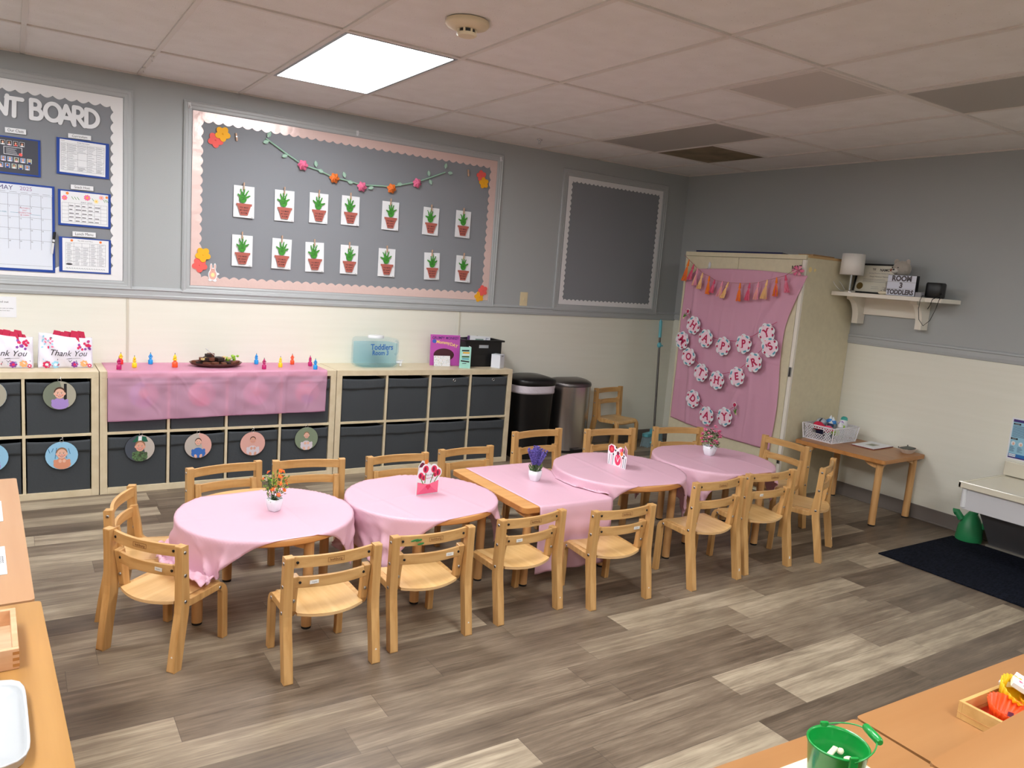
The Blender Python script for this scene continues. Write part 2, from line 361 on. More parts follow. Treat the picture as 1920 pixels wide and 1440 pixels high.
# smoke detector, sprinkler
t = thing('smoke_detector', 'round cream smoke detector on the ceiling right of the lit panel', 'smoke detector', loc(-3.84, -2.47, H))
c = mat('cream_plastic', (224, 208, 176), .4)
b = MB(); b.lathe([(.092, 0), (.094, -.012), (.086, -.022), (.052, -.034), (.046, -.034)], c, 36); b.build('base', t)
b = MB(); b.lathe([(.036, -.034), (.036, -.048)], M_black, 28)
for i in range(8):
    a = 2*pi*i/8; b.T = Matrix.Rotation(a, 4, 'Z'); b.box(.034, .042, -.004, .004, -.05, -.033, c)
b.T = Matrix(); b.build('sensor_gap', t)
b = MB(); b.lathe([(.042, -.048), (.043, -.055), (.036, -.060)], c, 30); b.build('cap', t)
t = thing('sprinkler_head', 'small chrome sprinkler head hanging under the ceiling above the planting board', 'sprinkler', loc(-2.006, -.364, H))
b = MB(); b.lathe([(.022, 0), (.022, -.004), (.006, -.005), (.006, -.02)], M_chrome, 16); b.build('body', t)
b = MB(); b.lathe([(.014, -.03), (.014, -.032)], M_chrome, 12); b.tube([(-.009, 0, -.006), (-.011, 0, -.018), (0, 0, -.03)], .0018, M_chrome, 6); b.tube([(.009, 0, -.006), (.011, 0, -.018), (0, 0, -.03)], .0018, M_chrome, 6); b.build('deflector', t)
# camera
cx, cy, cz, yaw, pit, rol, fpx = -5.47215, -5.50458, 1.54390, .582317, .145566, .0773870, 1440.08
f_ = Vector((sin(yaw)*cos(pit), cos(yaw)*cos(pit), -sin(pit))); r_ = Vector((cos(yaw), -sin(yaw), 0)); u_ = r_.cross(f_)
R_ = r_*cos(rol)+u_*sin(rol); U_ = -r_*sin(rol)+u_*cos(rol)
cam = bpy.data.cameras.new('camera'); co = bpy.data.objects.new('camera', cam); COL.objects.link(co)
co.matrix_world = Matrix(((R_.x, U_.x, -f_.x, cx), (R_.y, U_.y, -f_.y, cy), (R_.z, U_.z, -f_.z, cz), (0, 0, 0, 1)))
cam.sensor_width = 36; cam.lens = fpx/1920*36; cam.clip_start = .05
SC.camera = co
SC.view_settings.view_transform = 'Standard'; SC.view_settings.look = 'None'; SC.view_settings.gamma = 1; SC.view_settings.use_curve_mapping = False
SC.view_settings.exposure = 1.35
wd = bpy.data.worlds.new('world'); SC.world = wd; wd.use_nodes = True; wd.node_tree.nodes['Background'].inputs[0].default_value = (.5, .5, .5, 1); wd.node_tree.nodes['Background'].inputs[1].default_value = .3

# ------------------------------------------------------------------ bulletin boards on the long wall
def molding(x0, x1, z0, z1, w, mb, m):   # mitred raised frame, local wall coordinates
    pf = [(0, 0), (0, .012), (.006, .016), (.012, .012), (w*.45, .012), (w*.55, .009), (w-.01, .009), (w-.004, .006), (w, 0)]
    c = [(x0, z0, 1, 1), (x1, z0, -1, 1), (x1, z1, -1, -1), (x0, z1, 1, -1)]
    vs = []; n = len(pf)
    for x, z, sx, sz in c: vs += [(x+sx*d, z+sz*d, h) for d, h in pf]
    fs = [(k*n+i, k*n+i+1, ((k+1) % 4)*n+i+1, ((k+1) % 4)*n+i) for k in range(4) for i in range(n-1)]
    mb.add(vs, [f[::-1] for f in fs], m)
def scallop(x0, x1, z0, z1, w, per, amp, mb, m, splits=()):
    z = .0035
    def wavy(a0, a1, inner, horiz, outer):
        n = max(2, int(round((a1-a0)/per))); st = n*10; pts = []
        for i in range(st+1):
            a = a0+(a1-a0)*i/st; d = amp*(abs(sin(pi*n*i/st))-.55)
            q = inner-(1 if inner > outer else -1)*0+(d if inner > outer else -d)
            pts.append((a, q) if horiz else (q, a))
        pts += [(a1, outer), (a0, outer)] if horiz else [(outer, a1), (outer, a0)]
        mb.prism(pts, z, z+.0015, m)
        return
    wavy(x0, x1, z1-w, True, z1); wavy(x0, x1, z0+w, True, z0)
    z = .0052
    wavy(z0+w*.5, z1-w*.5, x0+w, False, x0); wavy(z0+w*.5, z1-w*.5, x1-w, False, x1)
def board(x0, x1, z0, z1, fw, label, bm, bw, per, amp):
    cx0, cz0 = (x0+x1)/2, (z0+z1)/2; X, Z = (x1-x0)/2, (z1-z0)/2
    t = thing('bulletin_board', label, 'bulletin board', MN(cx0, cz0))
    b = MB(); molding(-X, X, -Z, Z, fw, b, M_trimp); b.build('frame', t)
    b = MB(); b.box(-X+fw-.002, X-fw+.002, -Z+fw-.002, Z-fw+.002, 0, .003, M_boardg); b.build('backing_paper', t)
    b = MB(); scallop(-X+fw, X-fw, -Z+fw, Z-fw, bw, per, amp, b, bm); b.build('scalloped_border', t)
    return t
board(-7.30, -4.825, 1.236, 2.468, .055, 'grey bulletin board with white wavy border holding blue-framed class notices at left', M_white and M_border, .062, .062, .016)
board(-4.530, -2.102, 1.232, 2.468, .055, 'large grey bulletin board with rose gold wavy border and potted plant pictures', M_rose, .060, .062, .016)
board(-1.489, -.258, 1.228, 2.452, .060, 'empty grey bulletin board with white wavy border beside the corner', M_border, .042, .047, .013)
YP = -.0075        # pinned paper lies just in front of the border
# letters of the left board
def letter(ch, x, z, strokes, w=.023):
    b = MB(); b_ = [[(px-.5, pz-.5) for px, pz in s] for s in strokes]
    for s in b_: b.stroke([(px*.085, pz*.103) for px, pz in s], w, 0, .0025, M_white)
    return tag(b.build('paper_letter', None, MN(x, z, YP)), 'big white rounded paper letter %s of the heading on the notice board' % ch, 'letter', 'heading letters on the notice board')
def arc(cx0, cy0, rx, ry, a0, a1, n=12): return [(cx0+rx*cos(rad(a0+(a1-a0)*i/n)), cy0+ry*sin(rad(a0+(a1-a0)*i/n))) for i in range(n+1)]
letter('N', -5.518, 2.268, [[(.1, 0), (.1, 1), (.85, 0), (.95, 1)]])
letter('T', -5.441, 2.262, [[(0, .95), (.9, .95)], [(.45, .95), (.42, 0)]])
letter('B', -5.337, 2.265, [[(.2, 0), (.2, 1)], [(.2, 1)]+arc(.45, .77, .25, .23, 90, -90)+[(.3, .54)], [(.3, .54)]+arc(.48, .27, .32, .27, 90, -90)+[(.2, 0)]])
letter('O', -5.253, 2.265, [arc(.5, .5, .46, .47, 0, 360, 24)])
letter('A', -5.181, 2.261, [[(.08, 0), (.45, 1), (.95, 0)], [(.25, .33), (.75, .33)]])
letter('R', -5.119, 2.262, [[(.2, 0), (.2, 1)], [(.2, 1)]+arc(.45, .74, .27, .26, 90, -90)+[(.25, .48)], [(.4, .48), (.85, 0)]])
letter('D', -5.050, 2.262, [[(.15, .02), (.15, .98)], [(.15, .98)]+arc(.3, .5, .58, .48, 90, -90, 16)+[(.15, .02)]])
def wall_label(s, x0, x1, z0, z1, what):
    b = MB(); X, Z = (x1-x0)/2, (z1-z0)/2
    b.rect(-X, X, -Z, Z, 0, M_white, .0012); b.text(s, (z1-z0)*.78, M_ink, z=.0016, sx=.86)
    tag(b.build('paper_label', None, MN((x0+x1)/2, (z0+z1)/2, YP-.004, 1.0)), 'small white paper label reading %s above %s' % (s, what), 'label')
wall_label('Our Class', -5.493, -5.39, 2.113, 2.142, 'the class photo sheet')
wall_label('Curriculum', -5.176, -5.055, 2.132, 2.158, 'the curriculum sheet')
wall_label('Snack Host', -5.164, -5.043, 1.832, 1.859, 'the floral snack calendar')
wall_label('Lunch Menu', -5.156, -5.031, 1.550, 1.580, 'the lunch menu sheet')
def sheet(x0, x1, z0, z1, label, inner, fill):
    t = thing('framed_notice', label, 'notice', MN((x0+x1)/2, (z0+z1)/2, YP))
    b = MB(); X, Z = (x1-x0)/2, (z1-z0)/2; b.rect(-X, X, -Z, Z, 0, M_blue, .002); b.build('blue_backing', t)
    b = MB(); fill(b, X, Z); b.build('printed_page', t)
    return t
rnd = random.Random(3)
def lines_in(b, x0, x1, z0, z1, z, n, m=M_greyink, th=.0016):
    for i in range(n):
        y = z1-(z1-z0)*(i+.6)/n; b.rect(x0, x0+(x1-x0)*rnd.uniform(.5, 1), y-th/2, y+th/2, z, m, .0002)
def f_curr(b, X, Z):
    b.T = Matrix.Rotation(rad(-.7), 4, 'Z'); x0, x1, z0, z1 = -X+.016, X-.02, -Z+.012, Z-.009
    b.rect(x0, x1, z0, z1, .0022, M_white, .0006)
    b.text('Tricks Curriculum', .009, M_ink, 0, z1-.010, .0031); b.text('Theme', .007, M_ink, x0+.016, z1-.008, .0031)
    cols = [x0+.008, x0+.04, x0+.095, x0+.145, x0+.195, x1-.008]
    for c in cols: b.rect(c-.0005, c+.0005, z0+.015, z1-.02, .003, M_greyink, .0001)
    rows = [z1-.02, z1-.032, z1-.07, z1-.11, z1-.15, z0+.015]
    for r in rows: b.rect(cols[0], cols[-1], r-.0005, r+.0005, .003, M_greyink, .0001)
    for i in range(5):
        for j in range(5):
            if rnd.random() < .85: lines_in(b, cols[i]+.003, cols[i+1]-.004, rows[j+1]+.002, rows[j]-.003, .003, 1 if j == 0 else rnd.choice([3, 4, 5]))
sheet(-5.237, -4.957, 1.9135, 2.1265, 'curriculum table page on a blue backing, topmost of three notices beside the calendar', None, f_curr)
def f_snack(b, X, Z):
    x0, x1, z0, z1 = -X+.014, X-.014, -Z+.012, Z-.008
    b.rect(x0, x1, z0, z1, .0022, M_white, .0006)
    for x, z, r, m, k in ((x0+.02, z1-.04, .016, M_pink, 7), (x0+.035, z1-.012, .009, M_org, 5), (.013, z1-.028, .019, M_pink, 9), (.062, z1-.045, .013, mat('cream_petal', (250, 226, 160), .7), 6), (.09, z1-.02, .014, mat('blush_petal', (240, 176, 190), .7), 7), (x1-.008, z1-.015, .008, M_org, 5)):
        b.flower(x, z, r, .003, .0034, m, k); b.disc(x, z, r*.3, r*.3, .0034, .0037, M_yel, 8)
    for x in (-.07, -.055, -.04, .04, .1, .11, .118): b.stroke([(x, z1-.03), (x+.01, z1-.045)], .0025, .003, .0033, M_green)
    b.text('MAY 2025', .012, M_greyink, .01, z1-.060, .0034, sx=1.2)
    gx0, gx1, gz0, gz1 = x0+.006, x1-.006, z0+.012, z1-.068
    for i in range(8): x = gx0+(gx1-gx0)*i/7; b.rect(x-.0005, x+.0005, gz0, gz1, .003, M_greyink, .0001)
    for i in range(6): z = gz0+(gz1-gz0)*i/5; b.rect(gx0, gx1, z-.0005, z+.0005, .003, M_greyink, .0001)
    for i in range(7):
        for j in range(5):
            if 0 < i < 6 and rnd.random() < .85: z = gz0+(gz1-gz0)*(j+.3)/5; xx = gx0+(gx1-gx0)*i/7; b.rect(xx+.003, xx+.033*rnd.uniform(.6, 1), z-.002, z+.002, .0031, M_ink, .0001)
sheet(-5.2315, -4.948, 1.611, 1.824, 'floral snack host calendar on a blue backing, middle of three notices', None, f_snack)
def f_lunch(b, X, Z):
    x0, x1, z0, z1 = -X+.018, X-.013, -Z+.009, Z-.007
    b.rect(x0, x1, z0, z1, .0022, M_white, .0006)
    b.text('May 2025 Lunch Menu', .009, M_greyink, 0, z1-.012, .0031)
    b.flower(x0+.05, z1-.012, .008, .003, .0033, M_org); b.flower(x1-.045, z1-.012, .008, .003, .0033, M_org)
    gx0, gx1, gz0, gz1 = x0+.018, x1-.018, z0+.035, z1-.026
    for i in range(6): x = gx0+(gx1-gx0)*i/5; b.rect(x-.0005, x+.0005, gz0, gz1, .003, M_greyink, .0001)
    for i in range(7): z = gz0+(gz1-gz0)*i/6; b.rect(gx0, gx1, z-.0005, z+.0005, .003, M_greyink, .0001)
    for i in range(5):
        for j in range(6):
            if (i, j) not in ((1, 5), (2, 5)): lines_in(b, gx0+(gx1-gx0)*i/5+.006, gx0+(gx1-gx0)*(i+1)/5-.006, gz0+(gz1-gz0)*j/6+.002, gz0+(gz1-gz0)*(j+1)/6-.002, .003, 3)
    b.disc(gx0+.018, gz0+.006, .018, .005, .003, .0034, M_ink)
    for i in range(16): x = gx0+(gx1-gx0)*i/16; b.stroke([(x, z0+.015), (x+.007, z0+.019), (x+.01, z0+.013)], .002, .003, .0033, M_greyink, False)
sheet(-5.2285, -4.9465, 1.3285, 1.542, 'lunch menu grid page on a blue backing, lowest of three notices', None, f_lunch)
# calendar
def f_cal(b, X, Z):
    x0, x1, z0, z1 = -X+.013, X-.013, -Z+.016, Z-.011
    b.rect(x0, x1, z0, z1, .0022, mat('laminated_calendar_white', (222, 228, 240), .12, coat=.6), .0008)
    O = 5.555    # board x of the sheet centre is -O
    cols = [-5.486-.0555*k for k in (2, 1, 0)]+[-5.486+.0555*k for k in range(1, 5)]
    for c in cols: b.rect(c+O-.0007, c+O+.0007, 1.45-1.5765, 1.771-1.5765, .0031, M_greyink, .0001)
    for z in (1.771, 1.704, 1.637, 1.571, 1.504, 1.355): b.rect(x0+.004, x1-.004, z-1.5765-.0006, z-1.5765+.0006, .0031, M_greyink, .0001)
    for c in cols[:-1]+[cols[-1]]: b.rect(c+O+.008, c+O+.045 if c < -5.29 else x1-.004, 1.779-1.5765, 1.7805-1.5765, .0031, M_greyink, .0001)
    b.text('MAY', .036, mat('purple_marker', (66, 50, 110), .6), -5.497+O, 1.801-1.5765, .0032); b.text('2025', .032, mat('mauve_marker', (160, 120, 160), .6), -5.395+O, 1.803-1.5765, .0032)
    d = 1
    for r, z in enumerate((1.771, 1.704, 1.637, 1.571, 1.504)):
        for k, c in enumerate([-5.597, -5.5415, -5.486, -5.4305, -5.375, -5.3195]):
            n = {0: [0, 0, 0, 1, 2, 3], 1: [5, 6, 7, 8, 9, 10], 2: [12, 13, 14, 15, 16, 17], 3: [19, 20, 21, 22, 23, 24], 4: [26, 27, 28, 29, 30, 31]}[r][k]
            if n: b.text(str(n), .010, M_ink, c+O+.007, z-1.5765-.009, .0032)
    for i, s in enumerate(("MOTHER'S", 'DAY', 'CELEBRATION', '@ 3:00PM')): b.text(s, .0105, M_hot, -5.403+O, 1.690-1.5765-.0135*i, .0033)
    b.text('DOTS WEEK', .010, mat('teal_marker', (30, 130, 160), .6), -5.52+O, 1.661-1.5765, .0033)
    b.rect(-5.475+O, -5.432+O, 1.6605-1.5765, 1.662-1.5765, .0033, MATS['teal_marker'], .0001); b.rect(-5.372+O, -5.322+O, 1.6555-1.5765, 1.657-1.5765, .0033, MATS['teal_marker'], .0001)
sheet(-5.860, -5.2495, 1.319, 1.834, 'large May 2025 calendar on a blue backing with handwritten dates', None, f_cal)
t = thing('marker_pen', 'black and white dry-erase marker hanging at the right edge of the calendar', 'marker', MN(-5.258, 1.50, YP-.011, -7))
b = MB(); b.tube([(0, -.066, 0), (0, .02, 0)], .0065, M_whitepl, 10); b.build('barrel', t)
b = MB(); b.tube([(0, .02, 0), (0, .066, 0)], .0075, M_black, 10); b.tube([(0, .0, .001), (0, .006, .001)], .0078, M_black, 10); b.build('cap', t)
# class photo sheet: many small portraits
SK = [mat('skin_%s' % n, c, .7) for n, c in (('fair', (232, 184, 162)), ('rosy', (222, 164, 142)), ('tan', (196, 140, 112)))]
def f_class(b, X, Z):
    x0, x1 = -X+.0, X-.012
    b.rect(-X+.012, X-.012, -Z+.010, Z-.008, .0022, mat('chalkboard_print', (70, 72, 82), .7), .0006)
    O, ZO = 5.43, 1.986
    def face(x, z, bg, hair):
        b.rect(x-.012, x+.012, z-.013, z+.013, .003, M_white, .0003); b.rect(x-.0105, x+.0105, z-.0115, z+.0115, .0035, bg, .0002)
        b.disc(x, z+.003, .0068, .0075, .0039, .0041, hair, 14); b.disc(x, z, .005, .006, .0042, .0044, SK[rnd.randrange(3)], 14); b.disc(x, z-.010, .0085, .004, .0039, .0042, rnd.choice([M_white, M_coral, M_blue, M_lpink]), 12)
    dk = M_ink; bl = mat('sky_portrait', (96, 140, 200), .7); gr = mat('green_portrait', (150, 170, 140), .7); hb = mat('brown_hair', (84, 54, 40), .8)
    for i in range(7): face(-5.60+O+i*.0315+.0, 2.058-ZO-.0005*i, dk if i < 9 else bl, hb)
    for i in range(8): face(-5.60+O+i*.032, 1.967-ZO-.0005*i, rnd.choice([bl, gr]), rnd.choice([hb, M_ink, M_clip]))
    for i in range(7): face(-5.582+O+i*.0325, 1.929-ZO-.0005*i, rnd.choice([bl, gr]), rnd.choice([hb, M_ink, M_clip]))
    b.rect(-5.502+O, -5.411+O, 1.990-ZO, 2.035-ZO, .003, M_white, .0003); b.rect(-5.4995+O, -5.4135+O, 1.9925-ZO, 2.0325-ZO, .0034, MATS['chalkboard_print'], .0002)
    lines_in(b, -5.49+O, -5.42+O, 1.995-ZO, 2.028-ZO, .0037, 5, M_white, .0014); b.flower(-5.419+O, 1.996-ZO, .010, .0038, .0042, M_coral)
sheet(-5.54, -5.319, 1.879, 2.093, 'blue-backed dark sheet of small class portraits under the heading letters', None, f_class)
# sign at far left on the cream wall
b = MB(); b.rect(-.09, .09, -.062, .062, 0, M_white, .0012); b.text('Sign in and out', .017, M_ink, .0, .03, .0015); b.text('Please use coats and tablets', .0085, M_ink, .028, -.008, .0015); b.text('at the front door.', .0085, M_ink, .028, -.022, .0015)
tag(b.build('paper_sign', None, MN(-5.542, 1.101, -.0005)), 'white paper sign taped on the cream wall above the gift bags', 'sign')

# planting pictures
cards = [(-4.143, 1.868, 0), (-3.868, 1.872, .5), (-3.623, 1.881, 0), (-3.386, 1.889, 0), (-3.07, 1.884, 0), (-2.729, 1.877, -1), (-2.443, 1.882, -1),
         (-4.146, 1.540, 0), (-3.877, 1.539, -1), (-3.639, 1.534, 1.5), (-3.379, 1.535, 0), (-3.08, 1.534, 0), (-2.696, 1.533, 2), (-2.415, 1.530, -1)]
names = ['first', 'second', 'third', 'fourth', 'fifth', 'sixth', 'seventh']
def hand(b, rng, z):
    b.T = b.T @ Matrix.Diagonal((1.3, 1.38, 1, 1))
    bend = rng.uniform(-12, 12)
    b.disc(0, .005, .019, .021, z, z+.0004, M_green, 20)
    for k, (a, l) in enumerate(((-62, .034), (-20, .046), (2, .05), (22, .046), (58, .036))):
        a = rad(a+bend*.5+rng.uniform(-5, 5)); l *= rng.uniform(.9, 1.08); sx, sy = sin(a), cos(a)
        for q in range(5):
            u = .016+(l-.012)*(q+.3)/5; jx = rng.uniform(-.0015, .0015); r = .0052-.0005*q
            b.disc(sx*u+jx, .005+cos(a)*u, r, r*1.15, z, z+.0004+.0001*(q % 2), M_green, 10)
    for x in (-.0045, .0045): b.disc(x, .010, .0014, .002, z+.0008, z+.001, M_ink, 8)
    b.stroke([(-.005, .004), (0, .001), (.005, .004)], .0012, z+.0008, z+.001, M_ink, False)
for i, (x, z, r) in enumerate(cards):
    rng = random.Random(40+i); row = 'top' if i < 7 else 'bottom'
    t = thing('handprint_card', 'green handprint plant card, %s from left in the %s row' % (names[i % 7], row), 'picture', MN(x, z, YP-.002, r), 'handprint plant cards on the board')
    b = MB(); b.add([(-.068, -.105, .001+rng.uniform(0, .008)), (.068, -.105, .001+rng.uniform(0, .012)), (.068, .105, .002), (-.068, .105, .002)], [(0, 1, 2, 3)], M_white)
    cd = b.build('card', t, solid=.0008); zz = .013
    zz = .0135
    b = MB(); b.T = Matrix.Translation((-.004+rng.uniform(-.006, .006), .012, 0)) @ Matrix.Rotation(rad(rng.uniform(-8, 8)), 4, 'Z'); hand(b, rng, zz); b.build('handprint', t)
    b = MB(); b.prism([(-.052, -.012), (.052, -.012), (.050, -.027), (-.050, -.027)], zz, zz+.001, M_terra); b.prism([(-.044, -.027), (.044, -.027), (.024, -.090), (-.024, -.090)], zz, zz+.0009, M_terra)
    for k, s in enumerate(('YOU MAKE', 'MY HEART', 'BLOOM')): b.text(s, .0135, M_ink, 0, -.039-.018*k, zz+.0014, bold=.012, sx=.86)
    b.build('flower_pot', t)
    b = MB(); b.text(rng.choice(['Otis', 'Remi', 'Leo', 'Ada']), .008, M_ink, .052, -.099, .0145); b.build('name', t)
    b = MB(); b.T = Matrix.Translation((-.004, .104, .0)) @ Matrix.Rotation(rad(rng.uniform(-4, 4)), 4, 'Z')
    b.box(-.0035, .0035, -.028, .022, .004, .010, M_clip); b.box(-.0035, .0035, -.022, .024, .0125, .0175, M_clip); b.box(-.0042, .0042, -.002, .002, .003, .019, M_metal); b.build('clothespin', t)
for x, side in ((-4.202, 'left'), (-2.424, 'right')):
    b = MB(); b.T = Matrix.Rotation(rad(8), 4, 'Z'); b.box(-.0045, .0045, -.026, .026, 0, .006, M_clip); b.box(-.0045, .0045, -.024, .024, .008, .013, M_clip); b.box(-.005, .005, 0, .004, 0, .0135, M_metal)
    tag(b.build('clothespin', None, MN(x, 2.285, YP)), 'empty wooden clothespin at the upper %s of the planting board' % side, 'clothespin')
# paper flower garland
gp = [(-4.01, 2.306), (-3.874, 2.229), (-3.752, 2.166), (-3.641, 2.146), (-3.521, 2.107), (-3.433, 2.101), (-3.311, 2.082), (-3.214, 2.090), (-3.077, 2.098), (-2.995, 2.122), (-2.871, 2.158), (-2.77, 2.200), (-2.631, 2.262)]
ox, oz = -3.3, 2.17
t = thing('flower_garland', 'garland of pink and orange paper roses on a mint felt vine', 'garland', MN(ox, oz, YP-.004))
b = MB(); b.tube([(x-ox, z-oz, .006) for x, z in gp], .0052, M_leafg, 6); b.build('vine', t)
for k, (x, z, a) in enumerate(((-4.0, 2.315, 60), (-3.99, 2.29, 200), (-3.86, 2.216, 200), (-3.655, 2.165, 100), (-3.64, 2.148, -20), (-3.44, 2.118, 110), (-3.42, 2.095, -10), (-3.22, 2.077, 200), (-2.99, 2.128, 190), (-2.77, 2.215, 100), (-2.765, 2.19, -60), (-2.635, 2.29, 80), (-2.61, 2.262, 0))):
    b = MB(); b.T = Matrix.Translation((x-ox, z-oz, .009)) @ Matrix.Rotation(rad(a), 4, 'Z')
    b.prism([(0, -.002), (.014, -.013), (.030, -.011), (.043, 0), (.030, .011), (.014, .013), (0, .002)], 0, .002, M_leafg); b.stroke([(0, 0), (.036, 0)], .0015, .002, .003, M_white, False); b.build('leaf', t)
for k, (x, z) in enumerate(((-3.752, 2.163), (-3.521, 2.104), (-3.311, 2.070), (-3.077, 2.085), (-2.871, 2.150))):
    m = M_pink if k % 2 == 0 else M_org; b = MB(); b.T = Matrix.Translation((x-ox, z-oz, .011)) @ Matrix.Rotation(k, 4, 'Z')
    for l, (r, zz) in enumerate(((.038, .0), (.032, .006), (.025, .011), (.017, .016), (.010, .020))):
        n = 40
        b.add([(0, 0, zz+.002)]+[(r*(.88+.12*cos(6*a+l))*cos(a), r*(.88+.12*cos(6*a+l))*sin(a), zz+.005+.003*sin(5*a+l)) for a in [2*pi*i/n for i in range(n)]], [(0, 1+i, 1+(i+1) % n) for i in range(n)], m, True)
    b.build('paper_rose', t, solid=.001, label='%s paper rose' % ('pink' if k % 2 == 0 else 'orange'))
for x, z, m, cn, wh, dz in ((-4.333, 2.246, M_coral, 'coral', 'upper left corner', 0), (-4.290, 2.291, M_yel, 'yellow', 'upper left corner', 1), (-4.418, 1.424, M_coral, 'coral', 'lower left corner', 0), (-4.399, 1.494, M_yel, 'yellow', 'lower left corner', 1),
                   (-2.301, 2.278, M_coral, 'coral', 'upper right corner', 0), (-2.276, 2.225, M_yel, 'yellow', 'upper right corner', 1), (-2.215, 1.367, M_coral, 'coral', 'lower right corner', 1), (-2.244, 1.315, M_yel, 'yellow', 'lower right corner', 0)):
    b = MB(); b.flower(0, 0, .050 if x < -3 else .045, 0, .003, m, 5, .3, 50, rot=.3+x)
    b.ball((0, 0, .003), (.006, .006, .002), m, 8, 4)
    tag(b.build('foam_flower', None, MN(x, z, YP-.004*dz-.001)), '%s five-petal foam flower in the %s of the planting board' % (cn, wh), 'foam flower')
# bunny cut-out
t = thing('bunny_cutout', 'small white and pink standing bunny cut-out low on the planting board', 'bunny', MN(-4.334, 1.376, YP))
b = MB()
for a in ((0, -.012, .030, .038), (0, .018, .020, .018), (-.011, .042, .008, .022), (.013, .044, .008, .022), (-.016, -.046, .012, .010), (.014, -.048, .012, .010), (.03, -.004, .012, .008)): b.disc(a[0], a[1], a[2], a[3], 0, .0015, M_white)
b.build('outline', t)
b = MB(); pk = mat('bunny_tan_pink', (226, 176, 160), .7)
for a in ((0, -.012, .024, .032), (0, .018, .015, .013), (-.011, .042, .0045, .017), (.013, .044, .0045, .017)): b.disc(a[0], a[1], a[2], a[3], .0015, .002, pk)
b.disc(0, -.012, .012, .014, .002, .0024, mat('cream_petal', (250, 226, 160)), 14)
for x in (-.005, .006): b.disc(x, .021, .002, .002, .002, .0025, M_ink, 8)
b.stroke([(-.004, .012), (.004, .012)], .0012, .002, .0024, M_hot, False); b.build('body', t)
# hooks
for x, z, wh in ((-4.497, 2.437, 'upper left corner'), (-3.358, 2.442, 'top middle'), (-2.132, 2.432, 'upper right corner')):
    b = MB(); b.box(-.009, .009, -.018, .018, .012, .017, M_whitepl); b.tube([(0, .004, .018), (0, -.012, .024), (0, -.017, .032), (0, -.008, .036)], .003, M_whitepl, 6)
    tag(b.build('adhesive_hook', None, MN(x, z, 0, 8), bevel=.002), 'tiny white adhesive hook on the frame at the %s of the planting board' % wh, 'hook')
# switch plate
t = thing('outlet_plate', 'almond switch plate on the grey wall right of the planting board', 'outlet', MN(-1.797, 1.314))
b = MB(); b.box(-.038, .038, -.060, .060, 0, .005, M_outlet); b.build('plate', t, bevel=.003)
b = MB(); b.box(-.005, .005, -.012, .012, .004, .012, M_outlet); b.build('toggle', t, bevel=.001)

# ------------------------------------------------------------------ cube shelves
def cube_shelf(x0, label):
    t = thing('cube_shelf', label, 'shelf unit', loc(x0, -.373, 0), 'eight-cubby birch shelf units')
    W, Hh, D, e = 1.470, .762, .371, .040
    b = MB(); b.box(0, W, 0, D, Hh-e, Hh, M_birch); b.build('top_panel', t, bevel=.0015)
    b = MB(); b.box(e, W-e, 0, D, 0, e, M_birch); b.build('bottom_panel', t, bevel=.0015)
    for x in (0, W-e): b = MB(); b.box(x, x+e, 0, D, 0, Hh-e, M_birch); b.build('side_panel', t, bevel=.0015)
    cw = (W-2*e-3*.016)/4
    for i in range(1, 4):
        x = e+i*cw+(i-1)*.016; b = MB(); b.box(x, x+.016, .002, D-.01, e, Hh-e, M_birch); b.build('divider', t, bevel=.001)
    b = MB()
    for i in range(4): x = e+i*(cw+.016); b.box(x, x+cw, .0015, D-.01, .373, .389, M_birch)
    b.build('middle_shelf', t, bevel=.001)
    b = MB(); b.box(e, W-e, D-.008, D-.002, e, Hh-e, M_void); b.build('back_panel', t)
    return cw
cw = cube_shelf(-6.515, 'birch cube shelf unit at left holding the gift bags, partly out of frame')
cube_shelf(-5.040, 'birch cube shelf unit in the middle under the pink cloth')
cube_shelf(-3.565, 'birch cube shelf unit at right under the blue water jug')
bins = {}
def bin_(ui, col, row, label, ring=False, rng=random.Random(5)):
    x0 = [-6.515, -5.040, -3.565][ui]+.04+col*(cw+.016); z0 = .04 if row == 1 else .389
    t = thing('storage_bin', label, 'bin', loc(x0+cw/2, -.373, z0), 'charcoal fabric bins in the cube shelves')
    wl, hh = cw-.014+rng.uniform(-.004, .002), .312+rng.uniform(-.004, .004)
    ph = rng.uniform(0, 6)
    b = MB(); X = wl/2; b.box(-X, X, .014, .355, .0005, .012, M_bin)
    def fr(u, v): return (-X+2*X*u, .010+.004*sin(pi*u)*sin(pi*v)*(-1)+.0015*sin(7*u+ph), .0005+hh*v-(.006*sin(pi*u)*(v if v > .9 else 0)))
    b.grid(fr, 14, 10, M_bin); b.box(-X, -X+.004, .012, .355, .002, hh-.004, M_bin); b.box(X-.004, X, .012, .355, .002, hh-.004, M_bin); b.box(-X, X, .351, .355, .002, hh-.004, M_bin)
    b.build('body', t)
    b = MB()
    def fl(u, v): return (-X-.001+(2*X+.002)*u, .0065+.0018*sin(5*u*pi+ph)*(1-v)-.003*(1-v)*sin(pi*u), hh-.072+.073*v-.005*sin(pi*u)*v-.004*sin(3*u+ph)*(1-v))
    b.grid(fl, 18, 5, M_bin); b.build('folded_cuff', t, solid=.003)
    if ring:
        b = MB(); b.tube([(.03+.010*cos(a), .002, hh-.022+.010*sin(a)) for a in [2*pi*i/16 for i in range(16)]], .0022, M_chrome, 6, closed=True); b.build('metal_ring', t)
    bins[(ui, col, row)] = t
un = ['left', 'middle', 'right']; cn = ['first', 'second', 'third', 'fourth']
for ui in range(3):
    for row in (0, 1):
        for col in range(4):
            if ui == 0 and col < 1: continue
            bin_(ui, col, row, 'charcoal fabric bin, %s cubby from left in the %s row of the %s shelf unit' % (cn[col], ['top', 'bottom'][row], un[ui]), ring=(ui == 2 and row == 0 and col > 1))
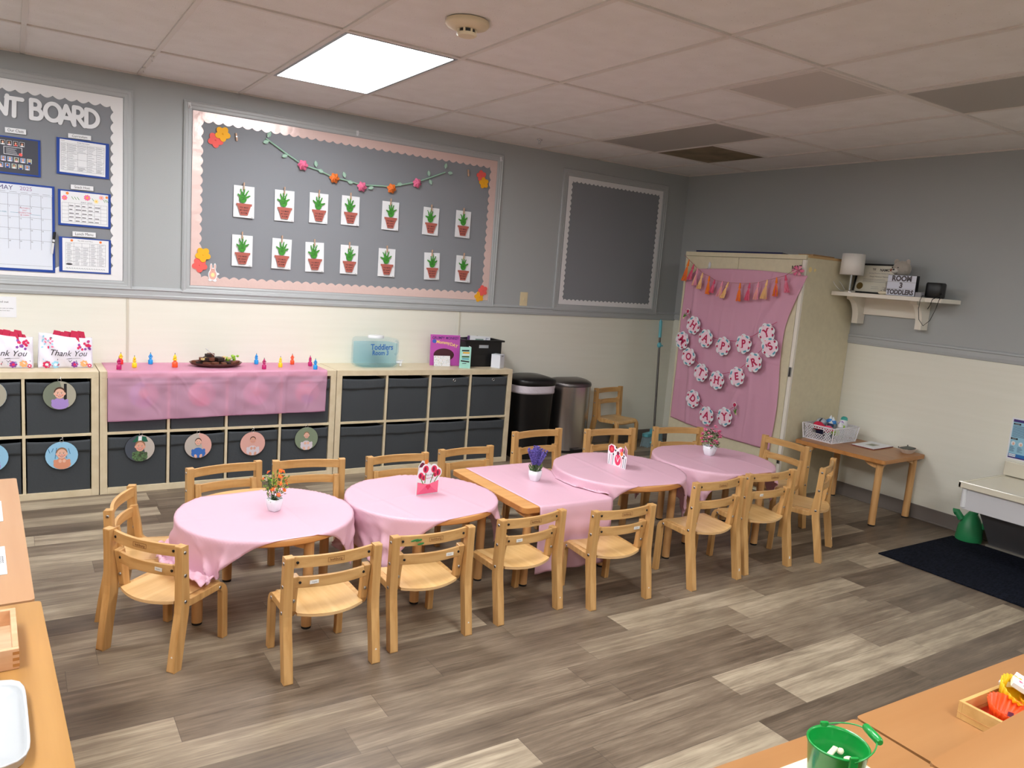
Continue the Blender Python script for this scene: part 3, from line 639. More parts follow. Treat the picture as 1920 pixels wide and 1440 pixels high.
# round photo tags
def photo(x, z, label, bg, bg2, hair, shirt, skin=0, style=0, r=.086, tilt=0):
    t = thing('round_photo_tag', label, 'photo tag', MN(x, z, -.3745, tilt), 'round toddler photos hung on the bins')
    b = MB(); b.disc(0, 0, r, r, 0, .003, M_black, 40); b.build('backing_disc', t)
    b = MB(); z0 = .003; sk = SK[skin]
    def D(cx0, cy0, rx, ry, l, m, **k): b.disc(cx0*r, cy0*r, rx*r, ry*r, z0+.0003*l, z0+.0003*l+.0002, m, 26, **k)
    D(0, 0, .98, .98, 0, bg)
    # clipped second background patch
    b.prism([(r*.97*cos(a), r*.97*sin(a)) for a in [rad(-60+150*i/16) for i in range(17)]], z0+.0003, z0+.0005, bg2)
    if style == 1: b.rect(.25*r, .42*r, -.3*r, .8*r, z0+.0006, M_ink, .0002)
    if style == 2:
        for k in range(7): b.stroke([(-.8*r+.2*r*k, .5*r*cos(k)), (-.7*r+.2*r*k, .2*r+.4*r*sin(k))], .04*r, z0+.0006, z0+.0008, mat('blue_leaf_print', (60, 120, 170), .6), False)
    if style == 3: b.prism([(-.55*r, .45*r), (.5*r, .5*r), (.35*r, .86*r), (-.2*r, .93*r)], z0+.0006, z0+.0008, mat('dark_green_stripe', (20, 96, 74), .7)); b.rect(-.15*r, .08*r, .48*r, .9*r, z0+.0009, M_white, .0002)
    D(.02, -.62, .52, .34, 4, shirt); D(-.02, -.42, .34, .26, 4, shirt)
    D(-.32, -.50, .14, .26, 5, shirt, rot=.5); D(.34, -.50, .14, .26, 5, shirt, rot=-.5)
    if style in (2, 4): D(-.10, -.38, .10, .12, 6, sk); D(.14, -.38, .10, .12, 6, sk)
    if style in (4, 5): D(-.18, -.82, .10, .15, 6, sk, rot=.3); D(.2, -.82, .10, .15, 6, sk, rot=-.3)
    hy = .12 if style < 4 else .28; s = 1 if style < 4 else .7
    D(0, hy+.10*s, .335*s, .36*s, 6, hair); D(-.30*s, hy, .06*s, .09*s, 7, sk); D(.30*s, hy, .06*s, .09*s, 7, sk)
    D(0, hy, .295*s, .345*s, 7, sk); D(0, hy-.2*s, .2*s, .13*s, 8, sk)
    for q in (-1, 1):
        D(.115*q*s, hy+.03*s, .05*s, .028*s, 9, M_white); D(.115*q*s, hy+.03*s, .026*s, .027*s, 10, M_ink); D(.16*q*s, hy-.1*s, .06*s, .045*s, 8.5, mat('cheek', (226, 140, 128), .7))
        b.stroke([((.06*q*s)*r, (hy+.10*s)*r), ((.16*q*s)*r, (hy+.11*s)*r)], .02*r*s, z0+.0028, z0+.003, hair, False)
    D(0, hy-.07*s, .035*s, .04*s, 9, mat('cheek', (226, 140, 128))); D(0, hy-.165*s, .10*s, .045*s, 9, mat('lip_red', (176, 70, 70), .6)); D(0, hy-.155*s, .075*s, .018*s, 10, M_white)
    b.build('portrait', t)
    b = MB(); b.tube([(.012*cos(a)*.7, r+.004+.010*sin(a), .003) for a in [2*pi*i/14 for i in range(14)]], .0016, M_chrome, 6, closed=True); b.tube([(.004, r+.012, .003), (.006, r+.022, .001), (0, r+.024, -.003)], .0014, M_chrome, 6); b.build('wire_ring', t)
cA = mat('car_seat_tan', (170, 166, 150), .7); cB = mat('sage_backdrop', (120, 128, 112), .7); cC = mat('pale_blue_backdrop', (150, 200, 232), .7); cD = mat('warm_grey_backdrop', (190, 180, 172), .7)
cE = mat('rose_backdrop', (222, 170, 160), .7); cF = mat('lawn_backdrop', (128, 142, 118), .7); hB = mat('brown_hair', (84, 54, 40)); hL = mat('light_brown_hair', (150, 112, 84), .8)
lil = mat('lilac_shirt', (168, 140, 206), .8); cam_ = mat('leafy_print_shirt', (96, 130, 84), .8, noise=((60, 70, 50), (80, 80, 80), .4, .6)); bls = mat('bright_blue_romper', (60, 110, 190), .8); pdr = mat('pale_print_dress', (216, 206, 216), .8); pch = mat('peach_stripe_shirt', (220, 150, 120), .8)
photo(-5.248, .624, 'round photo of a toddler in a lilac top, left shelf unit top row', cB, cA, hB, lil, 0, 1)
photo(-5.240, .262, 'round photo of a toddler on pale blue, hands clasped, left shelf bottom row', cC, cC, hL, pch, 0, 2)
photo(-5.590, .632, 'round pale blue photo cut by the left frame edge, top row', cC, cA, hL, bls, 1, 0)
photo(-5.588, .272, 'round photo with blue leaf print cut by the left frame edge, bottom row', cC, cC, hB, lil, 0, 2)
photo(-4.820, .280, 'round photo of a toddler in a leafy shirt, first in the middle unit', mat('dark_room_backdrop', (70, 76, 88), .7), cD, hL, cam_, 1, 3, tilt=-3)
photo(-4.479, .277, 'round photo of a sitting toddler in blue romper, second in the middle unit', cD, cE, hB, bls, 0, 5, r=.084)
photo(-4.134, .270, 'round photo of a toddler in pale dress on rose, third in middle unit', cE, cE, hB, pdr, 1, 4, r=.083)
photo(-3.769, .284, 'round photo of a toddler on a lawn in pale clothes, fourth in middle unit', cF, cF, hL, pdr, 0, 4, r=.083)
for k, (x, sh) in enumerate(((-4.80, lil), (-4.46, mat('rose_shirt', (226, 110, 140), .8)), (-4.12, pdr), (-3.775, mat('violet_shirt', (120, 110, 200), .8)))):
    photo(x, .615, 'round photo faintly seen through the pink cloth, %s from left' % cn[k], [cC, cE, cD, cE][k], cD, hB, sh, 0, 0)

# ------------------------------------------------------------------ toddler chairs (local: rear feet on y=0, facing +y)
M_mark = mat('burnt_brand_mark', (120, 72, 34), .7); M_stick = mat('white_sticker', (232, 230, 224), .4); M_gpaint = mat('green_marker_stain', (46, 120, 60), .7)
def make_chair(tall):
    Hc, zs, w, km, kt = (.558, .292, .355, .050, .042) if tall else (.473, .246, .345, .036, .030)
    t = thing('toddler_chair', 'x', 'chair')
    P = [(0, 0), (km*.45, zs*.45), (km*.93, zs-.035), (km, zs), (km, zs+.04), ((km+kt)/2, (zs+Hc)/2+.03), (kt, Hc)]
    for s in (-1, 1):
        b = MB(); L, R = [], []
        for i, (y, z) in enumerate(P):
            a, c = P[max(i-1, 0)], P[min(i+1, len(P)-1)]; dy, dz = c[0]-a[0], c[1]-a[1]; l = sqrt(dy*dy+dz*dz); q = .0195 if i < 5 else .0165
            L.append((y-dz/l*q, max(0, z+dy/l*q) if i else 0)); R.append((y+dz/l*q, max(0, z-dy/l*q) if i else 0))
        b.T = Matrix(((0, 0, 1, s*w/2), (1, 0, 0, 0), (0, 1, 0, 0), (0, 0, 0, 1))); b.prism(L+R[::-1], -.0165, .0165, M_chairz)
        b.build('leg', t, bevel=.005)
        for z, y in ((Hc-.025, kt), ((zs+Hc)/2+.0, (km+kt)/2), (zs+.012, km)):
            q = MB(); q.T = Matrix.Translation((s*(w/2+.0165), y, z)) @ Matrix.Rotation(pi/2*s, 4, 'Y'); q.lathe([(.0068, -.001), (.0068, .0016), (.004, .0028)], M_metal, 12); q.disc(0, 0, .0026, .0026, .0026, .003, M_black, 8); q.build('bolt', t)
        # bent side frame: front leg, side rail, short upright
        xo = s*(w/2-.0165-.0150); th = .0150
        C = [(.290, 0), (.287, .10), (.285, zs-.055)]+[(.245+.040*cos(rad(a)), zs-.055+.040*sin(rad(a))) for a in (15, 35, 55, 75, 90)]
        C += [(.18, zs-.018), (.105, zs-.022)]+[(.105+.038*cos(rad(a)), zs+.016+.038*sin(rad(a))) for a in (-105, -125, -145, -165, -180)]+[(.062, zs+.06), (.046, (zs+Hc)/2+.032)]
        b = MB(); L, R = [], []
        for i, (y, z) in enumerate(C):
            a, c = C[max(i-1, 0)], C[min(i+1, len(C)-1)]; dy, dz = c[0]-a[0], c[1]-a[1]; l = sqrt(dy*dy+dz*dz); q = th
            L.append((y-dz/l*q, max(0, z+dy/l*q))); R.append((y+dz/l*q, max(0, z-dy/l*q)))
        b.T = Matrix(((0, 0, 1, xo), (1, 0, 0, 0), (0, 1, 0, 0), (0, 0, 0, 1))); n = len(L)
        vs = [(y, z, -.0135) for y, z in L]+[(y, z, -.0135) for y, z in R]+[(y, z, .0135) for y, z in L]+[(y, z, .0135) for y, z in R]
        fs = []
        for i in range(n-1): fs += [(i, i+1, n+i+1, n+i), (2*n+i, 3*n+i, 3*n+i+1, 2*n+i+1), (i, 2*n+i, 2*n+i+1, i+1), (n+i, n+i+1, 3*n+i+1, 3*n+i)]
        fs += [(0, n, 3*n, 2*n), (n-1, 3*n-1, 4*n-1, 2*n-1)]
        b.add(vs, fs, M_chairz, False); b.build('leg', t, bevel=.003)
        q = MB(); q.T = Matrix.Translation((xo+s*.0135, .255, zs-.022)) @ Matrix.Rotation(pi/2*s, 4, 'Y'); q.lathe([(.0068, -.001), (.0068, .0016), (.004, .0028)], M_metal, 12); q.build('bolt', t)
        q = MB(); q.T = Matrix.Translation((xo, .0465, zs+.045)) @ Matrix.Rotation(pi/2, 4, 'X'); q.lathe([(.0062, -.003), (.0062, .0020), (.003, .0028)], M_metal, 12); q.build('bolt', t)
    # seat
    X = w/2-.0165-.029+.002; b = MB(); b2 = MB()
    yr, yf = .040, .283
    def sf(u, v, dz=0):
        x = -X+2*X*u; q = 1-(2*u-1)**2; ya = yr-.034*q; y = ya+(yf-ya)*min(1, v/.86); z = zs-.001-.006*q
        if v > .80: k = (v-.80)/.20; a = k*pi/2; y = (ya+(yf-ya)*.93)+.020*sin(a); z -= .024*(1-cos(a))
        return (x, y, z+dz)
    NU, NV = 12, 22; top = [sf(i/NU, j/NV) for j in range(NV+1) for i in range(NU+1)]; bot = [(p[0], p[1]-(.011 if j_ > .9*NV else 0), p[2]-.0115) for j_, p in ((k//(NU+1), p) for k, p in enumerate(top))]
    N_ = len(top); F = [(j*(NU+1)+i, j*(NU+1)+i+1, (j+1)*(NU+1)+i+1, (j+1)*(NU+1)+i) for j in range(NV) for i in range(NU)]
    b.add(top+bot, F, M_seat, True); b.add(top+bot, [tuple(N_+q for q in f[::-1]) for f in F], M_seat, True)
    ed = [(i, i+1) for i in range(NU)]+[(j*(NU+1)+NU, (j+1)*(NU+1)+NU) for j in range(NV)]+[(NV*(NU+1)+i+1, NV*(NU+1)+i) for i in range(NU)]+[((j+1)*(NU+1), j*(NU+1)) for j in range(NV)]
    b.add(top+bot, [(a, N_+a, N_+c, c) for a, c in ed], M_ply)
    b.build('seat', t)
    # back rails
    def rail(z0, z1, X, y0, bow, name, mark):
        b = MB(); n = 14
        vs = []
        for i in range(n+1):
            u = -1+2*i/n; y = y0-bow*(1-u*u)+.008*(u*u)
            vs += [(X*u, y, z0), (X*u, y+.0135, z0), (X*u, y+.0135, z1), (X*u, y, z1)]
        fs = [(4*i+k, 4*i+(k+1) % 4, 4*i+4+(k+1) % 4, 4*i+4+k) for i in range(n) for k in range(4)]+[(3, 2, 1, 0), (4*n, 4*n+1, 4*n+2, 4*n+3)]
        b.add(vs, [f[::-1] for f in fs], M_chairx)
        zc = (z0+z1)/2
        if mark:
            yb = y0-bow-.0006
            b.T = Matrix(((1, 0, 0, 0), (0, 0, -1, yb), (0, 1, 0, zc), (0, 0, 0, 1)))
            b.text('kohburg', .014, M_mark, bold=.01)
            q = [(-.031, -.0075), (.031, -.0075), (.031, .0095), (-.031, .0095), (-.031, -.0075)]; b.stroke(q, .0009, 0, .0004, M_mark, False)
        o = b.build(name, t, bevel=.002)
        for s in (-1, 1):
            k = MB(); k.T = Matrix.Translation((s*(X-.018), y0+.004-bow*.12, zc)) @ Matrix.Rotation(pi/2, 4, 'X'); k.lathe([(.0052, -.002), (.0052, .002), (.002, .0014)], M_black, 12); k.build('bolt', t)
        return o
    rail(Hc-.048, Hc-.006, w/2-.0155, kt-.006, .018, 'top_rail', True)
    zm = (zs+Hc)/2
    lr = rail(zm-.016, zm+.026, w/2-.0165-.0135, km-.004, .018, 'lower_rail', False)
    return t, lr, zm
proto_s, lr_s, zm_s = make_chair(False); proto_t, lr_t, zm_t = make_chair(True)
used = {}
def chair(tall, x, y, rz, label, group, stick=None, marks=False, foot=False):
    p, zm = (proto_t, zm_t) if tall else (proto_s, zm_s)
    o = p if tall not in used and not used.update({tall: 1}) else copy_tree(p)
    o.matrix_basis = loc(x, y, 0, rz); o['label'] = label; o['group'] = group
    PENDING.append((o, tall, stick, marks, foot)); return o
PENDING = []; YS = {False: .0195, True: .0335}
gf, gb = 'small beech chairs on the near side of the tables', 'beech chairs on the wall side of the tables'
chair(False, -5.098, -2.538, -53.5, 'small beech chair with bunched pink cloth on its seat, at the left end', gf, .075, foot=True)
chair(False, -5.127, -1.985, -110.5, 'small beech chair facing right behind the chair with cloth on its seat', gf)
chair(False, -4.482, -2.922, 2.3, 'nearest small beech chair, in front of the potted orange flowers', gf, -.075, foot=True)
chair(False, -4.040, -2.866, .7, 'small beech chair with green marks on its top rail', gf, .075, True, foot=True)
chair(False, -3.520, -2.828, 4.7, 'small beech chair between the green-marked chair and the square table corner', gf, -.075, foot=True)
chair(False, -3.036, -2.892, -1, 'small beech chair in front of the hanging end of the square table cloth', gf, .080, foot=True)
chair(True, -2.394, -2.910, 2, 'taller beech chair in front of the red and white pop-up card', gf, foot=True)
chair(True, -1.952, -2.884, -1.5, 'taller beech chair in front of the potted pink flowers', gf, -.07, foot=True)
chair(True, -1.380, -2.850, 25.6, 'taller beech chair turned inward at the near right end of the tables', gf, foot=True)
chair(False, -4.590, -1.560, 188.8, 'small beech chair behind the left table, left of the orange flowers', gb)
chair(False, -4.152, -1.575, 171.5, 'small beech chair behind the left table, right of the orange flowers', gb)
chair(False, -3.655, -1.602, 181, 'small beech chair behind the pink envelope card', gb)
chair(False, -3.184, -1.555, 182.8, 'small beech chair behind the square table, before the shelf unit end', gb)
chair(True, -2.677, -1.552, 184, 'taller beech chair in front of the black trash can', gb)
chair(True, -2.130, -1.628, 173, 'taller beech chair between the steel trash can and the pop-up card', gb)
chair(True, -1.566, -1.700, 166, 'taller beech chair behind the potted pink flowers, near the dustpan', gb)
chair(True, -1.062, -2.285, 88.5, 'taller beech chair at the far right end, before the side table', gb)
chair(True, -.880, -.100, 192, 'lone beech chair against the wall right of the steel trash can', 'chair by the wall')
for o, tall, stick, marks, foot in PENDING:
    zm = zm_t if tall else zm_s; Hc = .558 if tall else .473
    lr = [c for c in o.children if c.name.startswith('lower_rail')][0]; tr = [c for c in o.children if c.name.startswith('top_rail')][0]
    if stick:
        b = MB(); b.T = Matrix(((1, 0, 0, stick), (0, 0, -1, YS[tall]), (0, 1, 0, zm+.006), (0, 0, 0, 1))); b.box(-.018, .018, -.007, .007, 0, .001, M_stick); b.text('Kaplan', .007, M_greyink, 0, 0, .0013); b.build('sticker', lr)
    if marks:
        b = MB(); b.T = Matrix(((1, 0, 0, 0), (0, 0, -1, .0060), (0, 1, 0, Hc-.026), (0, 0, 0, 1)))
        for x0, z0, l in ((-.115, .006, .035), (-.095, .004, .030), (-.085, -.012, .03)): b.disc(x0+l/2, z0, l/2, .0035, 0, .004, M_gpaint, 14, rot=.15)
        b.build('green_stain', tr)
    if foot:
        b = MB(); xx = .1725 if not tall else .1775; b.T = Matrix(((1, 0, 0, xx), (0, 0, -1, -.0115), (0, 1, 0, .045), (0, 0, 0, 1))); b.disc(0, 0, .005, .016, -.004, .0, M_stick, 14)
        b.T = b.T @ Matrix.Rotation(0, 4, 'Y'); b.build('leg_scuff', [c for c in o.children if c.name.startswith('leg')][-1])

# ------------------------------------------------------------------ tables
def table_legs(t, pts, zt, r=.0215):
    for x, y in pts:
        b = MB(); b.lathe([(r, .010), (r, zt-.05), (r*1.12, zt-.027)], M_leg, 20, x, y); lg = b.build('leg', t)
        b = MB(); b.lathe([(r*.92, 0), (r*.95, .011)], M_rubber, 20, x, y); b.build('foot_cap', lg)
        # quarter-round brackets towards the centre
        a = math.atan2(-y, -x)
        for da in (-.78, .78):
            b = MB(); b.T = Matrix.Translation((x, y, zt-.027)) @ Matrix.Rotation(a+da, 4, 'Z') @ Matrix.Rotation(pi/2, 4, 'X')
            b.prism([(.01, 0), (.105, 0), (.100, -.010), (.080, -.026), (.050, -.038), (.01, -.046)], -.011, .011, M_leg); b.build('corner_bracket', t, bevel=.002)
def round_table(x, y, R, zt, legs, label, apron=False):
    t = thing('round_table', label, 'table', loc(x, y), 'round beech toddler tables')
    b = MB(); b.lathe([(R-.004, zt-.027), (R, zt-.023)], M_edge, 72); b.lathe([(R, zt-.023), (R, zt-.004), (R-.004, zt)], M_edge, 72, cap0=False, cap1=False); b.lathe([(R-.004, zt-.0005), (R-.004, zt)], M_tab, 72); b.build('tabletop', t)
    table_legs(t, legs, zt)
    if apron:
        b = MB(); k = legs
        for i in range(4):
            (x0, y0), (x1, y1) = k[i], k[(i+1) % 4]; L = sqrt((x1-x0)**2+(y1-y0)**2); b.T = Matrix.Translation((x0, y0, 0)) @ Matrix.Rotation(math.atan2(y1-y0, x1-x0), 4, 'Z'); b.box(.015, L-.015, -.009, .009, zt-.075, zt-.027, M_leg)
        b.build('apron', t)
    return t
ZS, ZT = .420, .475
round_table(-4.550, -2.235, .370, ZS, [(.093, -.300), (.300, .093), (-.093, .300), (-.300, -.093)], 'low round beech table carrying the orange flowers, leftmost')
round_table(-3.795, -2.235, .370, ZS, [(.263, -.145), (.145, .263), (-.263, .145), (-.145, -.263)], 'low round beech table carrying the pink envelope card, second from left')
round_table(-2.570, -2.280, .375, ZT, [(.195, -.243), (.243, .195), (-.195, .243), (-.243, -.195)], 'taller round beech table carrying the red pop-up card', True)
round_table(-1.790, -2.270, .375, ZT, [(.117, -.293), (.293, .117), (-.117, .293), (-.293, -.117)], 'taller round beech table carrying the pink potted flowers, farthest right')
t = thing('square_table', 'beech rectangular table in the middle of the row with a pink runner', 'table', loc(-3.1425, -2.2125))
def rrect(x, y, r, n=6): return [(sx*(x-r)+r*cos(a), sy*(y-r)+r*sin(a)) for sx, sy, a0 in ((1, 1, 0), (-1, 1, 90), (-1, -1, 180), (1, -1, 270)) for a in [rad(a0+90*i/n) for i in range(n+1)]]
b = MB(); b.prism(rrect(.2775, .3725, .03), ZS-.027, ZS-.001, M_edge); b.prism(rrect(.2755, .3705, .029), ZS-.001, ZS, M_tab); b.build('tabletop', t, bevel=.002)
table_legs(t, [(-.2125, -.3125), (.2125, -.3125), (.2125, .2825), (-.2125, .2825)], ZS)

# cloths
CRE = lambda u, n: max(0, 1-abs(((u*n) % 1)-.5)/.02) if False else 0
def cloth(x, y, R, zt, cx0, cy0, hx, hy, rot, label, seedv, zmin=None, flare=.10, spread=1.0):
    rng = random.Random(seedv); ph = [rng.uniform(0, 6.28) for _ in range(4)]
    nx, ny = int(hx*2/.012), int(hy*2/.012)
    def fn(u, v):
        a, c = -hx+2*hx*u, -hy+2*hy*v; px, py = cx0+a*cos(rot)-c*sin(rot), cy0+a*sin(rot)+c*cos(rot)
        r = sqrt(px*px+py*py); th = math.atan2(py, px)
        crease = .0042*max(0, 1-abs(a-hx*.30)/.009)+.0042*max(0, 1-abs(a+hx*.36)/.009)+.003*max(0, 1-abs(c-.03)/.009)
        z = zt+.0022+crease+.0006*sin(30*px+ph[0])*sin(26*py+ph[1])
        Rr = R+.003
        if r > Rr:
            d = r-Rr; k = min(1, d/.06)
            tq = th+1.6*d*sin(5*th+ph[1]); fold = .45*sin(7*th+ph[2])+.35*(1-2.2*abs(sin(6.5*tq+ph[3])))+.22*(1-2*abs(sin(14.5*tq+ph[0])))
            rr = Rr+.004*k+flare*.18*d+d*.24*fold*k+.004*(1-2*abs(sin(40*a+9*c)))*k*min(1, d/.1)+.004*sin(60*d+5*th)*k
            rr = max(rr, Rr+.001)
            th2 = th+.25*d*sin(9*th+ph[1])
            zz = zt+.002-.004*k-d*(.985-.12*abs(fold))
            if zmin is not None:
                zl = zmin(rr*cos(th2)+x, rr*sin(th2)+y)
                if zz < zl:
                    ex = zl-zz; rr += ex*.55*spread; th2 += ex*.8*spread; zz = zl+.022*spread*abs(sin(38*px+2*py))*min(1, ex/.05)+.010*spread*abs(sin(55*py))*min(1, ex/.04)
            return (rr*cos(th2), rr*sin(th2), zz)
        return (px, py, z)
    b = MB(); b.grid(fn, nx, ny, M_pinkcloth); o = b.build('tablecloth', None, loc(x, y)); o.modifiers.new('thickness', 'SOLIDIFY').thickness = .0009
    return tag(o, label, 'tablecloth')
def seatA(px, py):
    dx, dy = px+5.098, py+2.538; f = dx*.804+dy*.595; r = dx*.595-dy*.804
    if -.19 < r < .19 and -.02 < f < .36: return .256
    dx, dy = px+5.127, py+1.985; f = dx*.937-dy*.35; r = -dx*.35-dy*.937
    if -.19 < r < .19 and -.02 < f < .36: return .256
    return -9
cloth(-4.550, -2.235, .370, ZS, -.085, -.030, .555, .338, rad(4), 'pink plastic cloth on the leftmost round table, its corner bunched on a chair seat', 1, seatA)
cloth(-3.795, -2.235, .370, ZS, -.03, -.005, .54, .355, rad(10), 'pink plastic cloth on the second round table, under the envelope card', 2, flare=.02)
cloth(-2.570, -2.280, .375, ZT, .045, .010, .49, .365, rad(-5), 'pink plastic cloth on the round table with the red pop-up card', 5, lambda px, py: ZS+.006 if px < -2.855 and py > -2.60 else -9, flare=.02, spread=.12)
cloth(-1.790, -2.270, .375, ZT, .01, .0, .50, .36, rad(-3), 'pink plastic cloth on the farthest right round table', 8, flare=.02)
b = MB()
def run(u, v):   # v along the length from the wall side to the hanging end
    x = -.190+.462*u; s = v*1.09; L = .745; z = ZS+.002+.002*max(0, 1-abs(u-.34)/.012)+.002*max(0, 1-abs(u-.67)/.012)
    if s <= L: return (x, .370-s, z)
    d = s-L; k = min(1, d/.05)
    return (x+.01*sin(9*u)*d, .370-L-.004*k+.05*max(0, d-.1)-.006*k*sin(22*u+1)*(d/.3)-.0015*sin(60*d), ZS+.002-d*.99-.006*(1-cos(min(1, d/.02)*pi/2)))
b.grid(run, 30, 90, M_pinkcloth); o = b.build('tablecloth', None, loc(-3.1425, -2.2125)); o.modifiers.new('thickness', 'SOLIDIFY').thickness = .0009
tag(o, 'narrow pink plastic runner on the square table, one end hanging to the near side', 'tablecloth')
# cloth over the middle shelf
b = MB()
def sc(u, v):
    x = -5.000+1.36*u; s = v*(.366+.290+.02*(1-u)); D = .366
    cr = sum(max(0, 1-abs(u-c0)/.006) for c0 in (.29, .545, .79))
    z = .7645+.0015*abs(sin(40*u+3*v))*.4
    if s <= D: return (x, -.006-s, z+.001*cr)
    d = s-D; k = min(1, d/.03)
    y = -.3795-.004*k-.004*k*abs(sin(17*u+2))*d*3-.005*cr*k-.003*max(0, 1-abs(d-.075)/.006)-.008*(d/.3)*sin(11*u+.6)**2-.0022*sin(25*u+30*d)*k
    for c0, sl, wd in ((.16, .35, .008), (.60, -.22, .009), (.66, .2, .008), (.74, -.1, .007), (.36, .7, .007), (.93, -.4, .007)): y -= .0035*k*max(0, 1-abs(u-c0-sl*(d-.15)-.012*sin(30*d))/wd)*(.4+.6*abs(sin(9*d+20*c0)))
    y -= .0012*sin(70*u+25*d+3*sin(14*d))*k+.0010*sin(33*u-60*d)*k
    return (x-.012*d*(1 if u > .5 else -1)*0-.03*u*d, min(y, -.3815 if d > .012 else -.3765), .7645-d*.99-.005*sin(9*u)*d)
b.grid(sc, 170, 70, M_pinkcloth_thin); o = b.build('shelf_cloth'); o.modifiers.new('thickness', 'SOLIDIFY').thickness = .0008
tag(o, 'pink see-through plastic cloth draped over the middle cube shelf unit', 'tablecloth')

# ------------------------------------------------------------------ table centrepieces
M_pot = mat('white_glazed_pot', (236, 238, 246), .22, coat=.3)
def pot(t, h, w0, w1):
    b = MB(); b.lathe([(w0*.86, 0), (w0, .004), (w1*.97, h*.55), (w1, h), (w1*.93, h), (w1*.9, h-.012)], M_pot, 48, e=5, cap1=False); b.build('pot', t)
    b = MB(); b.lathe([(w1*.9, h-.014), (0.001, h-.010)], mat('dark_soil', (34, 32, 24), .9), 24, e=5); b.build('soil', t)
def leaf(b, p, d, l, w, m, up=Vector((0, 0, 1))):
    d = Vector(d).normalized(); s = d.cross(up)
    if s.length < .01: s = Vector((1, 0, 0))
    s.normalize(); n = s.cross(d); p = Vector(p)
    b.add([tuple(p), tuple(p+d*l*.45+s*w/2+n*.001), tuple(p+d*l), tuple(p+d*l*.45-s*w/2+n*.001), tuple(p+d*l*.5-n*.002)], [(0, 1, 4), (1, 2, 4), (2, 3, 4), (3, 0, 4)], m)
g1 = mat('leaf_dark_green', (52, 84, 36), .5); g2 = mat('leaf_lime_green', (150, 190, 60), .5); g3 = mat('leaf_mid_green', (88, 136, 48), .5)
fo = mat('flower_orange_red', (240, 104, 44), .5); fp = mat('flower_rose', (196, 78, 120), .6); fp2 = mat('flower_pale_rose', (222, 130, 160), .6); lv = mat('lavender_purple', (104, 92, 176), .7); lv2 = mat('lavender_violet', (84, 72, 150), .7)
t = thing('potted_flowers', 'small white square pot of orange flowers on the leftmost round table', 'plant', loc(-4.517, -2.232, ZS+.003, 32))
pot(t, .056, .022, .029); rng = random.Random(11)
b = MB()
for i in range(230):
    a = rng.uniform(0, 6.28); z = .05+.115*rng.random()**.8; rr = (.018+.034*min(1, (z-.045)/.06))*sqrt(rng.random())
    leaf(b, (rr*cos(a), rr*sin(a), z-.006), (cos(a)*rng.uniform(.2, 1), sin(a)*rng.uniform(.2, 1), rng.uniform(-.1, 1)), rng.uniform(.012, .020), rng.uniform(.006, .009), rng.choice([g1, g2, g3, g3]) if z > .08 else rng.choice([g1, g3]))
for i in range(14):
    a = i*.45*2; b.tube([(0, 0, .045), (.02*cos(a), .02*sin(a), .09), (.036*cos(a), .036*sin(a), .15)], .0011, g1, 5)
b.build('foliage', t)
for i in range(13):
    a = rng.uniform(0, 6.28) if i else 4.2; z = .080+.11*(i+.5)/13; rr = .048 if z < .15 else .032
    b = MB(); b.T = Matrix.Translation((rr*cos(a), rr*sin(a), z)) @ Matrix.Rotation(a, 4, 'Z') @ Matrix.Rotation(rad(50), 4, 'Y')
    b.flower(0, 0, .0105, 0, .0022, fo, 5, .35); b.flower(0, 0, .007, .002, .0045, fo, 5, .3, rot=.6); b.ball((0, 0, .005), .0028, M_yel, 8, 5); b.build('flower', t)
t = thing('potted_lavender', 'small white square pot of purple lavender on the square table', 'plant', loc(-3.090, -2.185, ZS+.003, 18))
pot(t, .058, .022, .030); b = MB(); rng = random.Random(5)
for i in range(120):
    a = rng.uniform(0, 6.28); rr = .03*sqrt(rng.random()); leaf(b, (rr*cos(a), rr*sin(a), .05+.03*rng.random()), (cos(a)*.6, sin(a)*.6, 1), .024, .004, rng.choice([g1, g3, mat('sage_stem', (110, 126, 104), .7)]))
b.build('foliage', t)
for i in range(26):
    a = i*2.4; q = .006+.034*rng.random(); h = .158-.9*q+.03*rng.random(); b = MB(); tx, ty = cos(a)*q*1.45, sin(a)*q*1.45
    for k in range(9):
        u = .35+.65*k/8; x, y, z = tx*u, ty*u, .055+h*.78*u
        for j in range(4): aa = j*1.57+k*.8; b.ball((x+.0032*cos(aa), y+.0032*sin(aa), z), (.0032, .0032, .0042), rng.choice([lv, lv2]), 6, 4)
    b.tube([(0, 0, .05), (tx, ty, .055+h*.78)], .0011, g1, 5); b.build('lavender_spike', t)
t = thing('potted_flowers', 'small white square pot of dark rose flowers on the farthest right round table', 'plant', loc(-1.745, -2.195, ZT+.003, 12))
pot(t, .062, .026, .036); b = MB(); rng = random.Random(21)
for i in range(260):
    a = rng.uniform(0, 6.28); z = .055+.105*rng.random(); rr = .050*sqrt(rng.random())*(1.1-.5*(z-.055)/.1)
    leaf(b, (rr*cos(a), rr*sin(a), z), (cos(a)*.7, sin(a)*.7, rng.uniform(-.2, 1)), .018, .006, rng.choice([g1, g1, g3]))
b.build('foliage', t)
for i in range(34):
    a = i*2.4; z = .075+.115*rng.random(); rr = (.060-.22*max(0, z-.13))*(.75+.3*rng.random()); b = MB()
    for k in range(5): aa = k*1.256; b.ball((rr*cos(a)+.0055*cos(aa), rr*sin(a)+.0055*sin(aa), z+.002*(k % 2)), (.0052, .0052, .0045), rng.choice([fp, fp2, fp]), 7, 5)
    b.build('blossom', t)
